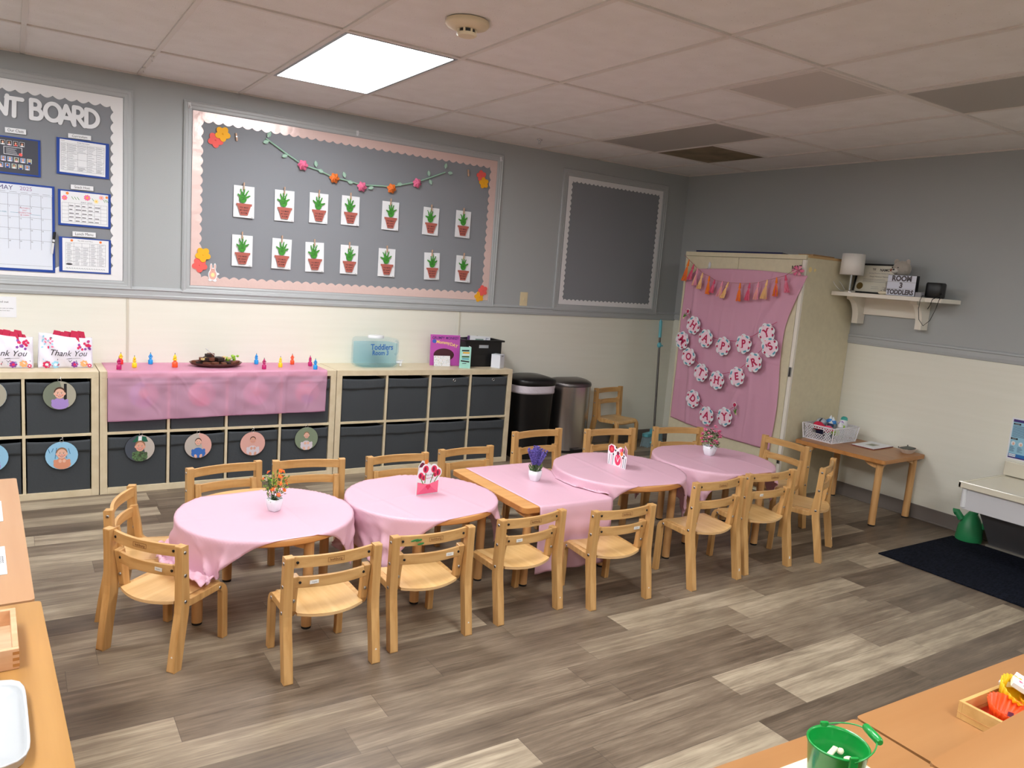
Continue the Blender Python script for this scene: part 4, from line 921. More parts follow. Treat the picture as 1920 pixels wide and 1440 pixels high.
# envelope card of tulips (folded, two panels)
M_env = mat('envelope_pink', (236, 110, 140), .6); M_tul = mat('tulip_red', (214, 48, 86), .6); M_mar = mat('maroon_print', (120, 22, 58), .6)
t = thing('greeting_card', 'pop-up card of tulips in a pink envelope on the second round table', 'card', loc(-3.763, -2.220, ZS+.003, 6))
b = MB(); b.T = Matrix(((1, 0, 0, 0), (0, 0, -1, -.004), (0, 1, 0, 0), (0, 0, 0, 1)))
b.prism([(-.068, 0), (.062, 0), (.064, .075), (.055, .135), (-.055, .140), (-.066, .085)], 0, .0012, M_white)
for x, z, r1 in ((-.045, .098, .018), (-.018, .128, .020), (.030, .125, .020), (.055, .105, .019), (-.03, .088, .016), (.036, .098, .014)): b.disc(x, z, r1+.003, r1*1.15+.003, 0, .0014, M_white)
b.build('front_panel', t)
b = MB(); b.T = Matrix(((1, 0, 0, 0), (0, 0, -1, -.006), (0, 1, 0, 0), (0, 0, 0, 1)))
b.prism([(-.064, .004), (.058, .004), (.060, .066), (0, .020+.03), (-.062, .066)], 0, .0008, M_env); b.prism([(-.064, .004), (.058, .004), (0, .052)], .0008, .0012, mat('envelope_flap', (226, 92, 128), .6))
b.disc(-.006, .040, .008, .008, .0013, .0018, M_tul); b.disc(.006, .040, .008, .008, .0013, .0018, M_tul); b.prism([(-.0135, .038), (.0135, .038), (0, .022)], .0013, .0018, M_tul)
for x, z, r1 in ((-.045, .098, .014), (-.018, .128, .016), (.030, .125, .016), (.055, .105, .015), (-.028, .086, .012), (.038, .096, .010)): b.disc(x, z, r1, r1*1.15, .0, .0010, M_tul, 18); b.disc(x-.003, z, r1*.4, r1*.8, .001, .0014, M_mar, 12)
for p in (((-.045, .085), (-.030, .055)), ((-.018, .11), (-.02, .06)), ((.03, .108), (.012, .058)), ((.055, .09), (.035, .06))): b.stroke(list(p), .004, .0, .001, g3)
b.text('For My', .014, M_greyink, .004, .098, .0014); b.text('Special Mom', .011, M_hot, .006, .082, .0014, sx=.8); b.build('tulip_print', t)
b = MB(); b.T = Matrix(((cos(.35), -sin(.35), 0, -.0), (sin(.35), cos(.35), 0, .034), (0, 0, 1, 0), (0, 0, 0, 1))) @ Matrix(((1, 0, 0, 0), (0, 0, -1, 0), (0, 1, 0, 0), (0, 0, 0, 1)))
b.prism([(-.055, 0), (.065, 0), (.067, .085), (.05, .13), (.02, .15), (-.02, .165), (-.05, .14), (-.055, .08)], 0, .0012, M_white); b.disc(-.022, .112, .028, .042, .0012, .0018, M_mar, 24); b.flower(.01, .150, .016, .0018, .0024, M_org, 5); b.flower(.055, .06, .010, .0012, .002, M_hot); b.build('back_panel', t)
# pop-up card on table 3
t = thing('greeting_card', 'folded pop-up card with red and orange flowers on the third round table', 'card', loc(-2.560, -2.245, ZT+.003, -86))
b = MB(); b.T = Matrix(((1, 0, 0, 0), (0, 0, -1, 0), (0, 1, 0, 0), (0, 0, 0, 1)))
b.prism([(-.075, 0), (.070, 0), (.072, .070), (.04, .09), (.045, .115), (.015, .118), (-.01, .10), (-.03, .118), (-.06, .120), (-.08, .105), (-.082, .07)], 0, .0012, M_white)
b.flower(-.052, .092, .024, .0012, .0018, mat('crimson_print', (206, 24, 72), .6), 7, .2); b.disc(-.05, .092, .010, .012, .0018, .0022, M_coral); b.disc(.004, .040, .024, .033, .0012, .0018, mat('raspberry_print', (226, 60, 104), .6)); b.stroke([(-.008, .056), (.004, .028), (.016, .056)], .004, .0018, .0022, M_white)
b.flower(.002, .078, .012, .0012, .0018, M_mar); b.disc(.030, .082, .011, .014, .0012, .0018, M_org); b.disc(.034, .104, .008, .012, .0012, .0018, M_tul); b.disc(.02, .098, .008, .01, .0012, .0018, M_pink)
for x in (-.066, -.05, -.038, .034, .048, .062): b.stroke([(x, .004), (x+.003, .06)], .0035, .0012, .0017, rnd.choice([M_greyink, M_pink, M_tul, M_greyink]))
for x, z in ((-.02, .09), (-.015, .108), (.05, .072), (-.035, .065), (.044, .06)): b.disc(x, z, .005, .006, .0012, .0017, M_ink, 10)
b.build('front_panel', t)
b = MB(); a = rad(38); b.T = Matrix(((-cos(a), sin(a), 0, .070), (sin(a), cos(a), 0, .002), (0, 0, 1, 0), (0, 0, 0, 1))) @ Matrix(((1, 0, 0, 0), (0, 0, -1, 0), (0, 1, 0, 0), (0, 0, 0, 1)))
b.prism([(0, 0), (.115, 0), (.115, .112), (0, .112)], -.001, 0, M_lpink); b.rect(.008, .108, .006, .106, 0, mat('dusty_pink_print', (214, 150, 170), .7), .0006)
for x, m in ((.03, M_mar), (.05, M_pink), (.07, M_white), (.09, M_mar)): b.stroke([(x, .01), (x+.004, .09)], .006, .0006, .001, m)
b.build('back_panel', t)

# ------------------------------------------------------------------ things on the cube shelves
ZK = .762; ZC = .7665
def bag(x0, w, label, tilt):
    t = thing('gift_bag', label, 'gift bag', loc(x0, -.170, ZK+.001, tilt), 'thank-you gift bags')
    M_bag = mat('glossy_bag_white', (228, 224, 238), .25, coat=.3, bump=(14, .5)); h = .175
    b = MB(); rng = random.Random(int(-x0*10))
    def side(y0, sg):
        return lambda u, v: (-w/2*(1-.05*v*sg)+w*(1-.03*v)*u, y0*(1-.55*v)+.008*sin(3*pi*u)*v+.004*sin(17*u+9*v)-.02*sin(pi*u)*sin(pi*v)*(-1 if y0 > 0 else 1), h*v*(1+.03*sin(5*u+x0))+(.020*(1-u)+.004)*v*v)
    b.grid(side(-.045, 1), 24, 14, M_bag); b.grid(side(.045, 1), 24, 14, M_bag)
    for u in (0, 1):
        b.grid(lambda a, v, u=u: tuple((1-a)*p+a*q for p, q in zip(side(-.045, 1)(u, v), side(.045, 1)(u, v))), 2, 14, M_bag)
    b.build('bag', t, solid=.001)
    red = mat('crimson_tissue', (196, 14, 70), .5)
    b = MB()
    for k in range(9):
        x = -w*.22+w*.5*k/8; hh = h+.012+.030*abs(sin(k*1.3+x0*3)); y = -.012+.012*(k % 3)
        b.add([(x-.025, y-.006, h-.03), (x+.03, y-.010, h-.02), (x+.022, y, hh), (x-.012, y+.004, hh+.006), (x+.035, y+.012, h-.02), (x-.03, y+.012, h-.02)], [(0, 1, 2, 3), (1, 4, 2), (4, 5, 3, 2), (5, 0, 3)], red, False)
    b.build('tissue_paper', t)
    # print on the front, bulging with it
    def P(x, z): u = x/w+.5; v = z/h; p = side(-.045, 1)(u, v); return (p[0], p[1]-.0022, p[2])
    b = MB()
    def put(fn):
        k0 = len(b.v); fn(); 
        for i in range(k0, len(b.v)): x, y, z = b.v[i]; q = P(x, y); b.v[i] = (q[0], q[1]-z, q[2])
    put(lambda: (b.text('Thank You', .045, M_ink, .010, .085, 0, shear=.35, sx=1.0), b.stroke([(.03, .060), (.0, .055), (.05, .058), (.075, .060)], .0015, 0, .0004, M_ink, False), b.stroke([(.012, .048), (.02, .036), (.03, .050)], .002, 0, .0004, M_ink, False)))
    vio = mat('violet_print', (130, 50, 150), .5); pch2 = mat('peach_rose_print', (244, 178, 120), .5); aq = mat('aqua_print', (150, 206, 230), .5); cr = mat('crimson_flower_print', (214, 30, 90), .5)
    def blobs():
        for x, z, r, m in ((.045, .022, .020, vio), (.095, .026, .022, pch2), (-.10, .020, .022, cr), (-.055, .020, .022, aq), (.125, .014, .012, cr)): b.flower(x, z, r, 0, .0004, m, 7, .25); b.disc(x, z, r*.4, r*.4, .0005, .0008, M_white if m is not vio else cr, 10)
        for k in range(16): a, c = rng.uniform(.06, .13), rng.uniform(.11, .160); b.flower(a, c, .008, 0, .0004, cr if k % 3 else vio, 5)
        for k in range(18): a, c = rng.uniform(-.13, -.06), rng.uniform(.10, .165); b.disc(a, c, .004, .007, 0, .0004, rng.choice([cr, aq, M_greyink, M_pink]), 8, rot=k)
        for k in range(26): a, c = rng.uniform(-.12, .13), rng.uniform(.008, .05); b.disc(a, c, .0022, .005, .0004, .0007, rng.choice([M_greyink, cr, aq]), 6, rot=k)
    put(blobs); b.build('printed_flowers', t)
bag(-5.208, .285, 'white flowered Thank You gift bag, nearer the pink cloth', 2)
bag(-5.515, .285, 'white flowered Thank You gift bag cut by the left edge of the photo', -3)
# squeeze bottles
BC = {'blue': (30, 150, 224), 'magenta': (186, 24, 104), 'yellow': (248, 206, 30), 'orange': (244, 84, 36), 'red': (228, 40, 40)}
def bottle(x, y, c1, c2, label, s=1.0):
    t = thing('squeeze_bottle', label, 'bottle', loc(x, y, ZC, random.uniform(0, 90)), 'small coloured bottles on the shelf cloth')
    m1 = mat('bottle_'+c1, BC[c1], .35); m2 = mat('bottle_'+c2, BC[c2], .35)
    b = MB(); b.lathe([(.0135*s, 0), (.0145*s, .003), (.0145*s, .026*s), (.010*s, .030*s), (.0072*s, .033*s), (.0072*s, .038*s)], m1, 18); b.build('body', t)
    b = MB(); b.lathe([(.0105*s, .038*s), (.0115*s, .043*s), (.006*s, .047*s)], m2, 18); b.ball((0, 0, .055*s), .0088*s, m2, 10, 7); b.ball((.0105*s, 0, .050*s), (.004*s,)*3, m2, 8, 5); b.ball((-.0105*s, 0, .050*s), (.004*s,)*3, m2, 8, 5)
    b.lathe([(.006*s, .060*s), (.0022*s, .070*s)], m2, 12); b.build('figure_cap', t)
    b = MB(); b.lathe([(.0022*s, .070*s), (.0012*s, .077*s)], M_black, 8); b.build('tip', t)
bottle(-4.931, -.310, 'magenta', 'magenta', 'magenta bottle in front of the red one at the left end of the cloth')
bottle(-4.897, -.085, 'red', 'yellow', 'red bottle with yellow cap behind the magenta one at the left end')
bottle(-4.836, -.232, 'yellow', 'yellow', 'yellow bottle left of the treat platter')
bottle(-4.723, -.078, 'blue', 'blue', 'blue bottle left of the treat platter, close to the wall')
bottle(-4.600, -.227, 'orange', 'yellow', 'orange bottle with yellow cap just left of the treat platter', 1.2)
bottle(-4.049, -.084, 'blue', 'blue', 'blue bottle just right of the treat platter, close to the wall')
bottle(-4.059, -.321, 'magenta', 'magenta', 'magenta bottle just right of the treat platter, near the shelf front')
bottle(-3.926, -.238, 'yellow', 'yellow', 'yellow bottle right of the treat platter')
bottle(-3.801, -.098, 'orange', 'orange', 'plain orange bottle toward the right end of the cloth')
bottle(-3.698, -.181, 'magenta', 'magenta', 'magenta bottle beside the blue one at the right end of the cloth')
bottle(-3.715, -.345, 'blue', 'blue', 'blue bottle nearest the shelf front at the right end of the cloth')
# treat platter and its treats
t = thing('treat_platter', 'oval see-through platter of brownies and fruit on the shelf cloth', 'platter', loc(-4.335, -.165, ZC))
b = MB(); M_pl = see_through('smoky_platter', (96, 56, 48), .6, .12, (200, 160, 150)); b.lathe([(.115, 0), (.12, .002), (.155, .012), (.168, .026), (.165, .027), (.150, .016), (.115, .006)], M_pl, 48, sy=.72, cap1=True); b.build('dish', t)
rng = random.Random(9); ch1 = mat('dark_brownie', (40, 22, 18), .6, bump=(90, .5)); ch2 = mat('brown_cookie', (112, 62, 42), .7, bump=(90, .5)); chs = mat('pale_pastry', (232, 206, 140), .6); gr = mat('green_grape', (150, 196, 60), .25)
def food(name, label, cat, grp, x, y, z, geo): o = MB(); geo(o); tag(o.build(name, None, loc(-4.335+x, -.165+y, ZC+z, rng.uniform(0, 180)), bevel=.002), label, cat, grp)
spots = [(-.09, .0), (-.06, .02), (-.075, -.03), (-.035, -.02), (-.02, .03), (.02, .02), (.04, .03), (.02, -.03), (-.05, .0), (-.03, .02), (-.105, -.02), (-.085, .04), (-.07, -.06), (-.045, 0), (-.03, .055), (-.02, -.07), (.0, -.02), (.015, .03), (.035, -.068), (.05, -.02), (.075, -.05), (-.125, .015), (-.055, .03), (-.015, .01), (.03, 0)]
for i, (x, y) in enumerate(spots):
    lvl = (1 if i < 8 else 2) if i < 10 else (0 if i < 22 else 1); dk = (i % 3 != 0)
    food('brownie' if dk else 'cookie_bar', 'dark chocolate brownie piece heaped on the platter' if dk else 'light brown cookie bar heaped on the platter', 'brownie' if dk else 'cookie', 'dark brownies on the platter' if dk else 'cookie bars on the platter', x, y, .010+.024*lvl+(.002*(i % 2)), lambda o: o.box(-.021, .021, -.016, .016, 0, .022, ch1 if dk else ch2))
for i, (x, y) in enumerate(((-.095, -.055), (-.065, -.005), (.058, .018), (.085, -.005), (.06, .048))):
    food('cheese_piece', 'pale yellow wedge on the platter', 'food', 'pale yellow wedges on the platter', x, y, .046, lambda o: o.prism([(-.012, -.01), (.014, -.008), (.0, .014)], 0, .012, chs))
for i in range(14):
    a = i*2.4; q = .012+.024*((i*.618) % 1)
    o = MB(); o.ball((0, 0, 0), (.0095, .0095, .008), gr, 10, 7); tag(o.build('grape', None, loc(-4.335+.105+q*cos(a)*1.3, -.165+.02+q*sin(a), ZC+.036+.013*(i % 3))), 'green grape heaped at the right end of the platter', 'grape', 'green grapes on the platter')
for i, (x, y) in enumerate(((.115, -.045), (.130, -.02), (.10, -.068))):
    food('cookie_bar', 'light brown cookie bar heaped on the platter', 'cookie', 'cookie bars on the platter', x, y, .022, lambda o: o.box(-.016, .016, -.012, .012, 0, .016, ch2))
o = MB(); o.T = Matrix.Translation((-4.375, -.19, ZC+.090)) @ Matrix.Rotation(rad(38), 4, 'Y') @ Matrix.Rotation(rad(20), 4, 'Z'); o.box(-.045, .045, -.006, .006, 0, .004, M_whitepl); o.box(-.045, -.02, -.010, .010, 0, .005, M_whitepl)
tag(o.build('tongs', bevel=.002), 'small white plastic tongs lying on the treats', 'tongs')
# water jug
t = thing('water_jug', 'clear blue water jug lettered Toddlers Room 3 on the right shelf unit', 'water jug', loc(-3.205, -.175, ZK+.001, 4))
M_jug = see_through('blue_clear_plastic', (150, 206, 226), .07, .06, (250, 253, 254)); M_wat = see_through('jug_water', (150, 208, 230), .07, .03, (236, 248, 252))
b = MB(); b.lathe([(.86, 0), (.95, .006), (1, .02), (1, .060), (.985, .065), (1, .070), (1, .100), (.985, .105), (1, .110), (1, .185), (.97, .205), (.90, .214), (.34, .216)], M_jug, 56, sx=.163, sy=.105, e=5, cap1=False); b.build('body', t)
b = MB(); b.lathe([(.82, .006), (.96, .022), (.97, .178)], M_wat, 40, sx=.158, sy=.100, e=5); b.build('water', t)
b = MB(); b.lathe([(.052, .213), (.052, .228), (.046, .233)], M_whitepl, 28, sx=1.2); b.build('lid', t)
b = MB(); b.tube([(.168, 0, .19), (.185, 0, .18), (.186, 0, .10), (.168, 0, .085)], .010, M_jug, 10); b.build('grip', t)
b = MB(); b.T = Matrix(((1, 0, 0, 0), (0, 0, -1, -.1065), (0, 1, 0, 0), (0, 0, 0, 1))); bl = mat('blue_vinyl_lettering', (40, 104, 176), .4); b.text('Toddlers', .058, bl, .0, .155, 0, sx=.86, bold=.02); b.text('Room 3', .048, bl, -.01, .112, 0, sx=.86, bold=.02); b.build('lettering', t)
t2 = t; b = MB(); b.T = Matrix.Translation((.150, -.055, .035)) @ Matrix.Rotation(rad(-25), 4, 'Z'); b.tube([(0, 0, 0), (.045, 0, 0)], .011, M_whitepl, 12); b.tube([(.034, 0, .012), (.034, 0, -.024)], .009, M_whitepl, 12); b.box(.014, .054, -.007, .007, .014, .020, M_whitepl); b.build('spigot', t2)
# book (title kept, cover art left out)
t = thing('picture_book', 'purple picture book standing against the black crate', 'book', Matrix.Translation((-2.604, -.158, ZK+.002)) @ Matrix.Rotation(rad(-9), 4, 'Z') @ Matrix.Rotation(rad(-4), 4, 'X'))
pu = mat('purple_cover', (190, 84, 176), .35)
b = MB(); b.box(-.122, .122, 0, .012, 0, .243, pu); b.build('cover', t, bevel=.001)
b = MB(); b.box(-.118, .123, .0015, .0105, .003, .2445, M_white); b.build('pages', t)
b = MB(); b.T = Matrix(((1, 0, 0, 0), (0, 0, -1, -.0006), (0, 1, 0, 0), (0, 0, 0, 1))); pd = mat('dark_purple_ink', (80, 30, 110), .5); yl = mat('cream_yellow_ink', (250, 220, 120), .5)
b.text('GRUMPY MONKEY', .030, pd, .0, .217, 0, bold=.02, sx=.88); b.text('Mommy', .034, yl, -.02, .182, 0, bold=.02, rot=-.08); b.text('DAY', .034, yl, .07, .162, 0, bold=.02, rot=-.3); b.disc(-.092, .190, .017, .015, 0, .0004, mat('blue_badge', (66, 96, 190), .5), 20)
b.disc(-.01, .085, .085, .050, 0, .0004, mat('maroon_blob', (70, 26, 36), .6), 30); b.build('title_lettering', t)
t = thing('note_card', 'small speckled white card leaning on the purple book', 'card', Matrix.Translation((-2.646, -.196, ZK+.002)) @ Matrix.Rotation(rad(-6), 4, 'Z') @ Matrix.Rotation(rad(-10), 4, 'X'))
b = MB(); b.box(-.068, .068, 0, .0015, 0, .082, M_white); rng = random.Random(4)
b.T = Matrix(((1, 0, 0, 0), (0, 0, -1, -.0002), (0, 1, 0, 0), (0, 0, 0, 1)))
for k in range(90): b.disc(rng.uniform(-.064, .064), rng.uniform(.004, .079), .0022, .0013, 0, .0002, rng.choice([M_ink, M_greyink, M_yel, M_green]), 6, rot=k)
b.build('speckled_face', t)
t = thing('greeting_card', 'mint folded card printed with a stack of books, before the black crate', 'card', loc(-2.502, -.300, ZK+.001, 0))
b = MB(); b.T = Matrix.Rotation(rad(-14), 4, 'Z') @ Matrix(((1, 0, 0, 0), (0, 0, -1, 0), (0, 1, 0, 0), (0, 0, 0, 1))); mint = mat('mint_card', (170, 226, 214), .5); b.box(-.045, .045, 0, .168, 0, .001, mint)
for k, (m, x, wd, r) in enumerate(((M_ink, 0, .060, .03), (M_yel, .006, .054, 0), (M_white, .004, .058, 0), (g1, .002, .060, .02), (M_tealf, .003, .056, 0), (M_ink, 0, .070, -.1))): b.stroke([(x-wd/2, .138-.016*k), (x+wd/2, .138-.016*k+r*wd)], .0105, .001, .0015, m, False)
b.stroke([(-.02, .036), (.01, .038)], .004, .001, .0015, M_ink); b.build('front_panel', t)
b = MB(); b.T = Matrix.Translation((.0437, -.0109, 0)) @ Matrix.Rotation(rad(72), 4, 'Z'); b.box(0, .088, 0, .001, 0, .168, M_white); b.build('back_panel', t)
# crate with papers
t = thing('file_crate', 'black plastic crate of papers at the right end of the shelf', 'crate', loc(-2.285, -.120, ZK+.001, -1))
b = MB(); X, Y, h = .165, .095, .205
for a in ((-X, X, -Y, -Y+.004), (-X, X, Y-.004, Y), (-X, -X+.004, -Y+.004, Y-.004), (X-.004, X, -Y+.004, Y-.004)):
    if a[3] < 0: # front with a hand slot
        b.box(-X, -.045, -Y, -Y+.004, 0, h, M_black); b.box(.045, X, -Y, -Y+.004, 0, h, M_black); b.box(-.045, .045, -Y, -Y+.004, 0, h-.055, M_black); b.box(-.045, .045, -Y, -Y+.004, h-.03, h, M_black)
    else: b.box(*a, 0, h, M_black)
b.box(-X, X, -Y, Y, 0, .004, M_black); b.build('body', t)
b = MB(); r_ = .022
for a in ((-X-r_, X+r_, -Y-r_*.6, -Y+.002), (-X-r_, X+r_, Y-.002, Y+r_*.6), (-X-r_, -X+.002, -Y, Y), (X-.002, X+r_, -Y, Y)): b.box(*a, h-.004, h+.010, M_black)
b.build('rim', t, bevel=.002)
for i, (x, y, r, m, lab) in enumerate(((-.01, -.05, 5, M_white, 'white printed booklet leaning foremost in the black crate'), (-.02, -.02, 8, mat('violet_folder', (110, 70, 130), .5), 'thin violet folder behind the white booklet in the crate'), (-.06, .01, -14, mat('dark_folder', (44, 38, 52), .5), 'dark folder at the left in the crate'), (.02, .03, 3, mat('grey_file', (170, 172, 184), .6), 'pale grey file behind the violet folder in the crate'))):
    tt = thing('document_folder', lab, 'folder', Matrix.Translation((-2.285+x, -.120+y, ZK+.0075)) @ Matrix.Rotation(rad(-6), 4, 'X') @ Matrix.Rotation(rad(r*.45), 4, 'Y'), 'files in the black crate')
    b = MB(); b.box(-.095, .095, 0, .005, .0, .235-.006*i, m); b.build('cover', tt)
    if i == 0: b = MB(); b.T = Matrix(((1, 0, 0, 0), (0, 0, -1, -.0005), (0, 1, 0, 0), (0, 0, 0, 1))); b.rect(-.045, .03, .185, .212, 0, mat('sage_band', (120, 150, 140), .6), .0004); b.text('PJ', .03, mat('blue_ink', (60, 90, 150), .5), .062, .212, .0002, rot=1.5); b.build('printing', tt)
t = thing('paper_box', 'small white folded paper box at the right end of the shelf top', 'box', loc(-2.182, -.272, ZK+.001, 33))
b = MB(); b.box(-.040, .040, -.040, .040, 0, .105, mat('white_card_box', (226, 230, 240), .5)); b.build('body', t, bevel=.001); b = MB(); b.box(-.041, .041, -.041, .041, .1055, .109, MATS['white_card_box']); b.box(-.012, .012, -.0415, -.0405, .094, .100, M_greyink); b.build('lid', t, bevel=.001)

# ------------------------------------------------------------------ trash cans, broom
t = thing('trash_can', 'black rounded trash can with a liner between the shelf and the steel can', 'trash can', loc(-1.815, -.215))
b = MB(); b.lathe([(.86, 0), (.88, .02), (1, .60)], M_black, 48, sx=.190, sy=.180, e=3.2); b.build('body', t)
b = MB(); b.lathe([(1.02, .555), (1.035, .572), (1.02, .590), (1.045, .612), (1.03, .625)], mat('white_bin_liner', (214, 206, 216), .35, bump=(40, .4)), 48, sx=.190, sy=.180, e=3.2, cap0=False, cap1=False); b.build('liner', t, solid=.002)
b = MB(); b.lathe([(1.05, .622), (1.07, .630), (1.07, .662), (1.04, .672), (.6, .694), (.01, .700)], M_black, 48, sx=.190, sy=.180, e=3.2, cap1=False); b.build('lid', t)
t = thing('trash_can', 'stainless steel half-round pedal trash can by the wall', 'trash can', loc(-1.318, -.030))
M_st = mat('stainless_steel', (190, 186, 186), .27, metal=1); M_st2 = mat('stainless_lid', (120, 116, 116), .35, metal=1)
def half(w, d, n=40): return [(w, -.02*0)]+[(w*abs(cos(a))**.75*(1 if cos(a) > 0 else -1), -d*sin(a)**.85) for a in [pi*i/n for i in range(1, n)]]+[(-w, 0)]
b = MB(); hp = half(.212, .262); b.prism(hp, .022, .585, M_st, True); b.build('body', t)
b = MB(); b.prism(half(.208, .258), 0, .022, M_black, True); b.build('base', t)
b = MB(); hp = half(.217, .268); n = len(hp); vs = []; L = [(1, .588), (1, .606), (.97, .618), (.8, .636), (.5, .648), (.15, .652)]
for s, z in L: vs += [(x*s, y*s-.10*(1-s), z) for x, y in hp]
b.add(vs, [(j*n+i, (j+1)*n+i, (j+1)*n+(i+1) % n, j*n+(i+1) % n) for j in range(len(L)-1) for i in range(n)], M_st2, True); b.add(vs[-n:], [tuple(range(n))], M_st2, True); b.build('lid', t)
b = MB(); b.box(-.05, .05, -.300, -.255, .018, .040, M_black); b.box(-.042, .042, -.302, -.270, .040, .044, M_st2); b.build('pedal', t, bevel=.004)
t = thing('broom', 'broom with a grey pole and teal head leaning in the corner', 'broom', loc(0, 0))
A_, B_ = Vector((-.330, -.225, .135)), Vector((-.205, -.035, 1.175)); D_ = B_-A_
b = MB(); b.tube([tuple(A_), tuple(A_+D_*.87)], .0105, mat('grey_pole', (92, 88, 86), .35, metal=.6), 12); b.build('pole', t)
b = MB(); b.tube([tuple(A_+D_*.85), tuple(B_)], .015, M_teal, 14); b.tube([tuple(B_), tuple(B_+D_*.015)], .008, M_teal, 10); b.build('grip', t)
b = MB(); b.T = Matrix.Translation(A_+D_*.78); b.ball((0, 0, 0), (.022, .022, .028), M_teal); b.tube([(0, 0, 0), (.035, -.01, -.005)], .007, M_teal); b.build('dustpan_clip', t)
b = MB(); b.T = Matrix.Translation((-.352, -.235, 0)) @ Matrix.Rotation(rad(18), 4, 'Z'); b.prism([(-.16, .0), (-.15, .03), (.15, .03), (.16, .0), (.15, -.03), (-.15, -.03)], .100, .128, M_teal); b.prism([(-.06, -.02), (.06, -.02), (.03, .02), (-.03, .02)], .128, .160, M_teal); b.build('broom_head', t, bevel=.006)
b = MB(); b.T = Matrix.Translation((-.352, -.235, 0)) @ Matrix.Rotation(rad(18), 4, 'Z'); rng = random.Random(2); M_br = mat('pale_blue_bristle', (176, 204, 214), .6)
for i in range(34):
    for j in range(4): x = -.148+.296*i/33; y = -.024+.016*j; b.tube([(x, y, .101), (x*1.06+rng.uniform(-.004, .004), y*1.4, .001)], .0022, M_br, 4)
o = b.build('bristles', t); o['kind'] = 'stuff'
t = thing('dustpan', 'teal dustpan lying on the floor by the cabinet behind the broom', 'dustpan', loc(-.405, -.475, 0, 25))
b = MB(); b.prism([(-.13, -.10), (.13, -.10), (.11, .09), (-.11, .09)], 0, .006, M_teal); b.prism([(-.11, .085), (.11, .085), (.10, .105), (-.10, .105)], 0, .055, M_teal); b.prism([(-.13, -.10), (-.120, -.10), (-.10, .09), (-.11, .09)], 0, .035, M_teal); b.prism([(.13, -.10), (.120, -.10), (.10, .09), (.11, .09)], 0, .035, M_teal); b.build('pan', t, bevel=.002)
b = MB(); b.tube([(0, .10, .04), (0, .15, .06)], .013, M_teal, 10); b.build('handle', t)

# ------------------------------------------------------------------ tall cabinet with the pink sheet and banners
CX, CY0, CY1, CH = -.640, -1.910, -.705, 1.822
t = thing('tall_cabinet', 'tall cream storage cabinet against the right wall', 'cabinet', loc(0, 0))
b = MB(); b.box(CX+.022, -.003, CY0, CY1, 0, CH-.018, M_cab); b.build('body', t, bevel=.001)
b = MB(); b.box(CX+.018, -.003, CY0-.001, CY1, CH-.0175, CH, M_cabed); b.build('top_panel', t)
ym = -1.284
for y0, y1 in ((CY0+.036, ym-.002), (ym+.002, CY1-.004)):
    b = MB(); b.box(CX+.002, CX+.020, y0, y1, .03, CH-.035, M_cab); b.build('door', t, bevel=.001)
b = MB(); b.box(CX-.000, CX+.021, CY0+.004, CY1, CH-.032, CH+.001, M_cab); b.build('top_rail', t)
b = MB(); b.box(CX-.001, CX+.021, CY0+.003, CY0+.031, .0, CH-.034, M_whitep); b.build('hinge_strip', t, bevel=.001)
for z in (.963, .30, 1.62):
    b = MB(); b.box(CX-.004, CX-.001, CY0+.004, CY0+.032, z-.035, z+.035, M_metal); b.tube([(CX-.005, CY0+.018, z-.035), (CX-.005, CY0+.018, z+.035)], .004, M_black, 8); b.build('hinge', t)
b = MB(); b.T = ME(0, 0, 0); 
b.T = Matrix(((1, 0, 0, -.585), (0, 0, -1, CY0-.0005), (0, 1, 0, 1.72), (0, 0, 0, 1))); b.disc(0, 0, .018, .02, 0, .0006, mat('yellow_spot', (236, 214, 150), .5)); b.flower(.055, 0, .013, 0, .0006, MATS['yellow_spot'], 3); b.build('spot_marks', t)
b = MB(); b.prism([(-.60, -1.66), (-.60, -.78), (-.30, -.82), (-.28, -1.5)], CH+.002, CH+.016, mat('dark_navy_board', (22, 32, 78), .4)); tag(b.build('board_game_box'), 'flat dark navy board lying on top of the tall cabinet', 'board')
b = MB(); b.T = loc(-.38, -1.80, CH+.001, 8); b.box(-.16, .16, -.06, .06, 0, .012, mat('cardboard', (176, 140, 100), .8)); tag(b.build('cardboard_sheet'), 'strip of brown cardboard on top of the cabinet at its wall side', 'cardboard')
# sheet
b = MB()
def sheet_(u, v):
    z0 = .392-.045*min(1, u*2.2); zt = 1.60+.085*min(1, u/.12) if u < .12 else 1.685+.018*sin(pi*(u-.12)/.88)-.012*u
    z = z0+(zt-z0)*v
    yl = -.742-.004*sin(9*z); k = max(0, min(1, (z-1.27)/.41)); yr = -1.812+.012*sin(7*z)-.128*k**1.6
    y = yl+(yr-yl)*u
    w = .0028*sin(26*u+2*sin(3*z))*(.3+.7*(1-v))+.0012*sin(60*u+9*z)
    ten = max(0, 1-abs(u-(.93-.32*(1-v)*1.4))/.05)*.012*v+max(0, 1-abs(u-.10-.08*(1-v))/.025)*.008+max(0, 1-abs(u-(.62+.5*(v-.25)))/.03)*.010*(.15 < v < .6)
    cr = .003*sum(max(0, 1-abs(u-c)/.006) for c in (.28, .42, .52, .75))+.003*sum(max(0, 1-abs(v-c)/.005) for c in (.28, .5, .77))
    return (CX-.010-abs(w)-ten-cr, y, z)
b.grid(sheet_, 120, 110, M_sheet); o = b.build('pink_sheet'); o.modifiers.new('thickness', 'SOLIDIFY').thickness = .0008
tag(o, 'large pink plastic sheet hung over the cabinet doors behind the banners', 'backdrop')
XB = CX-.045
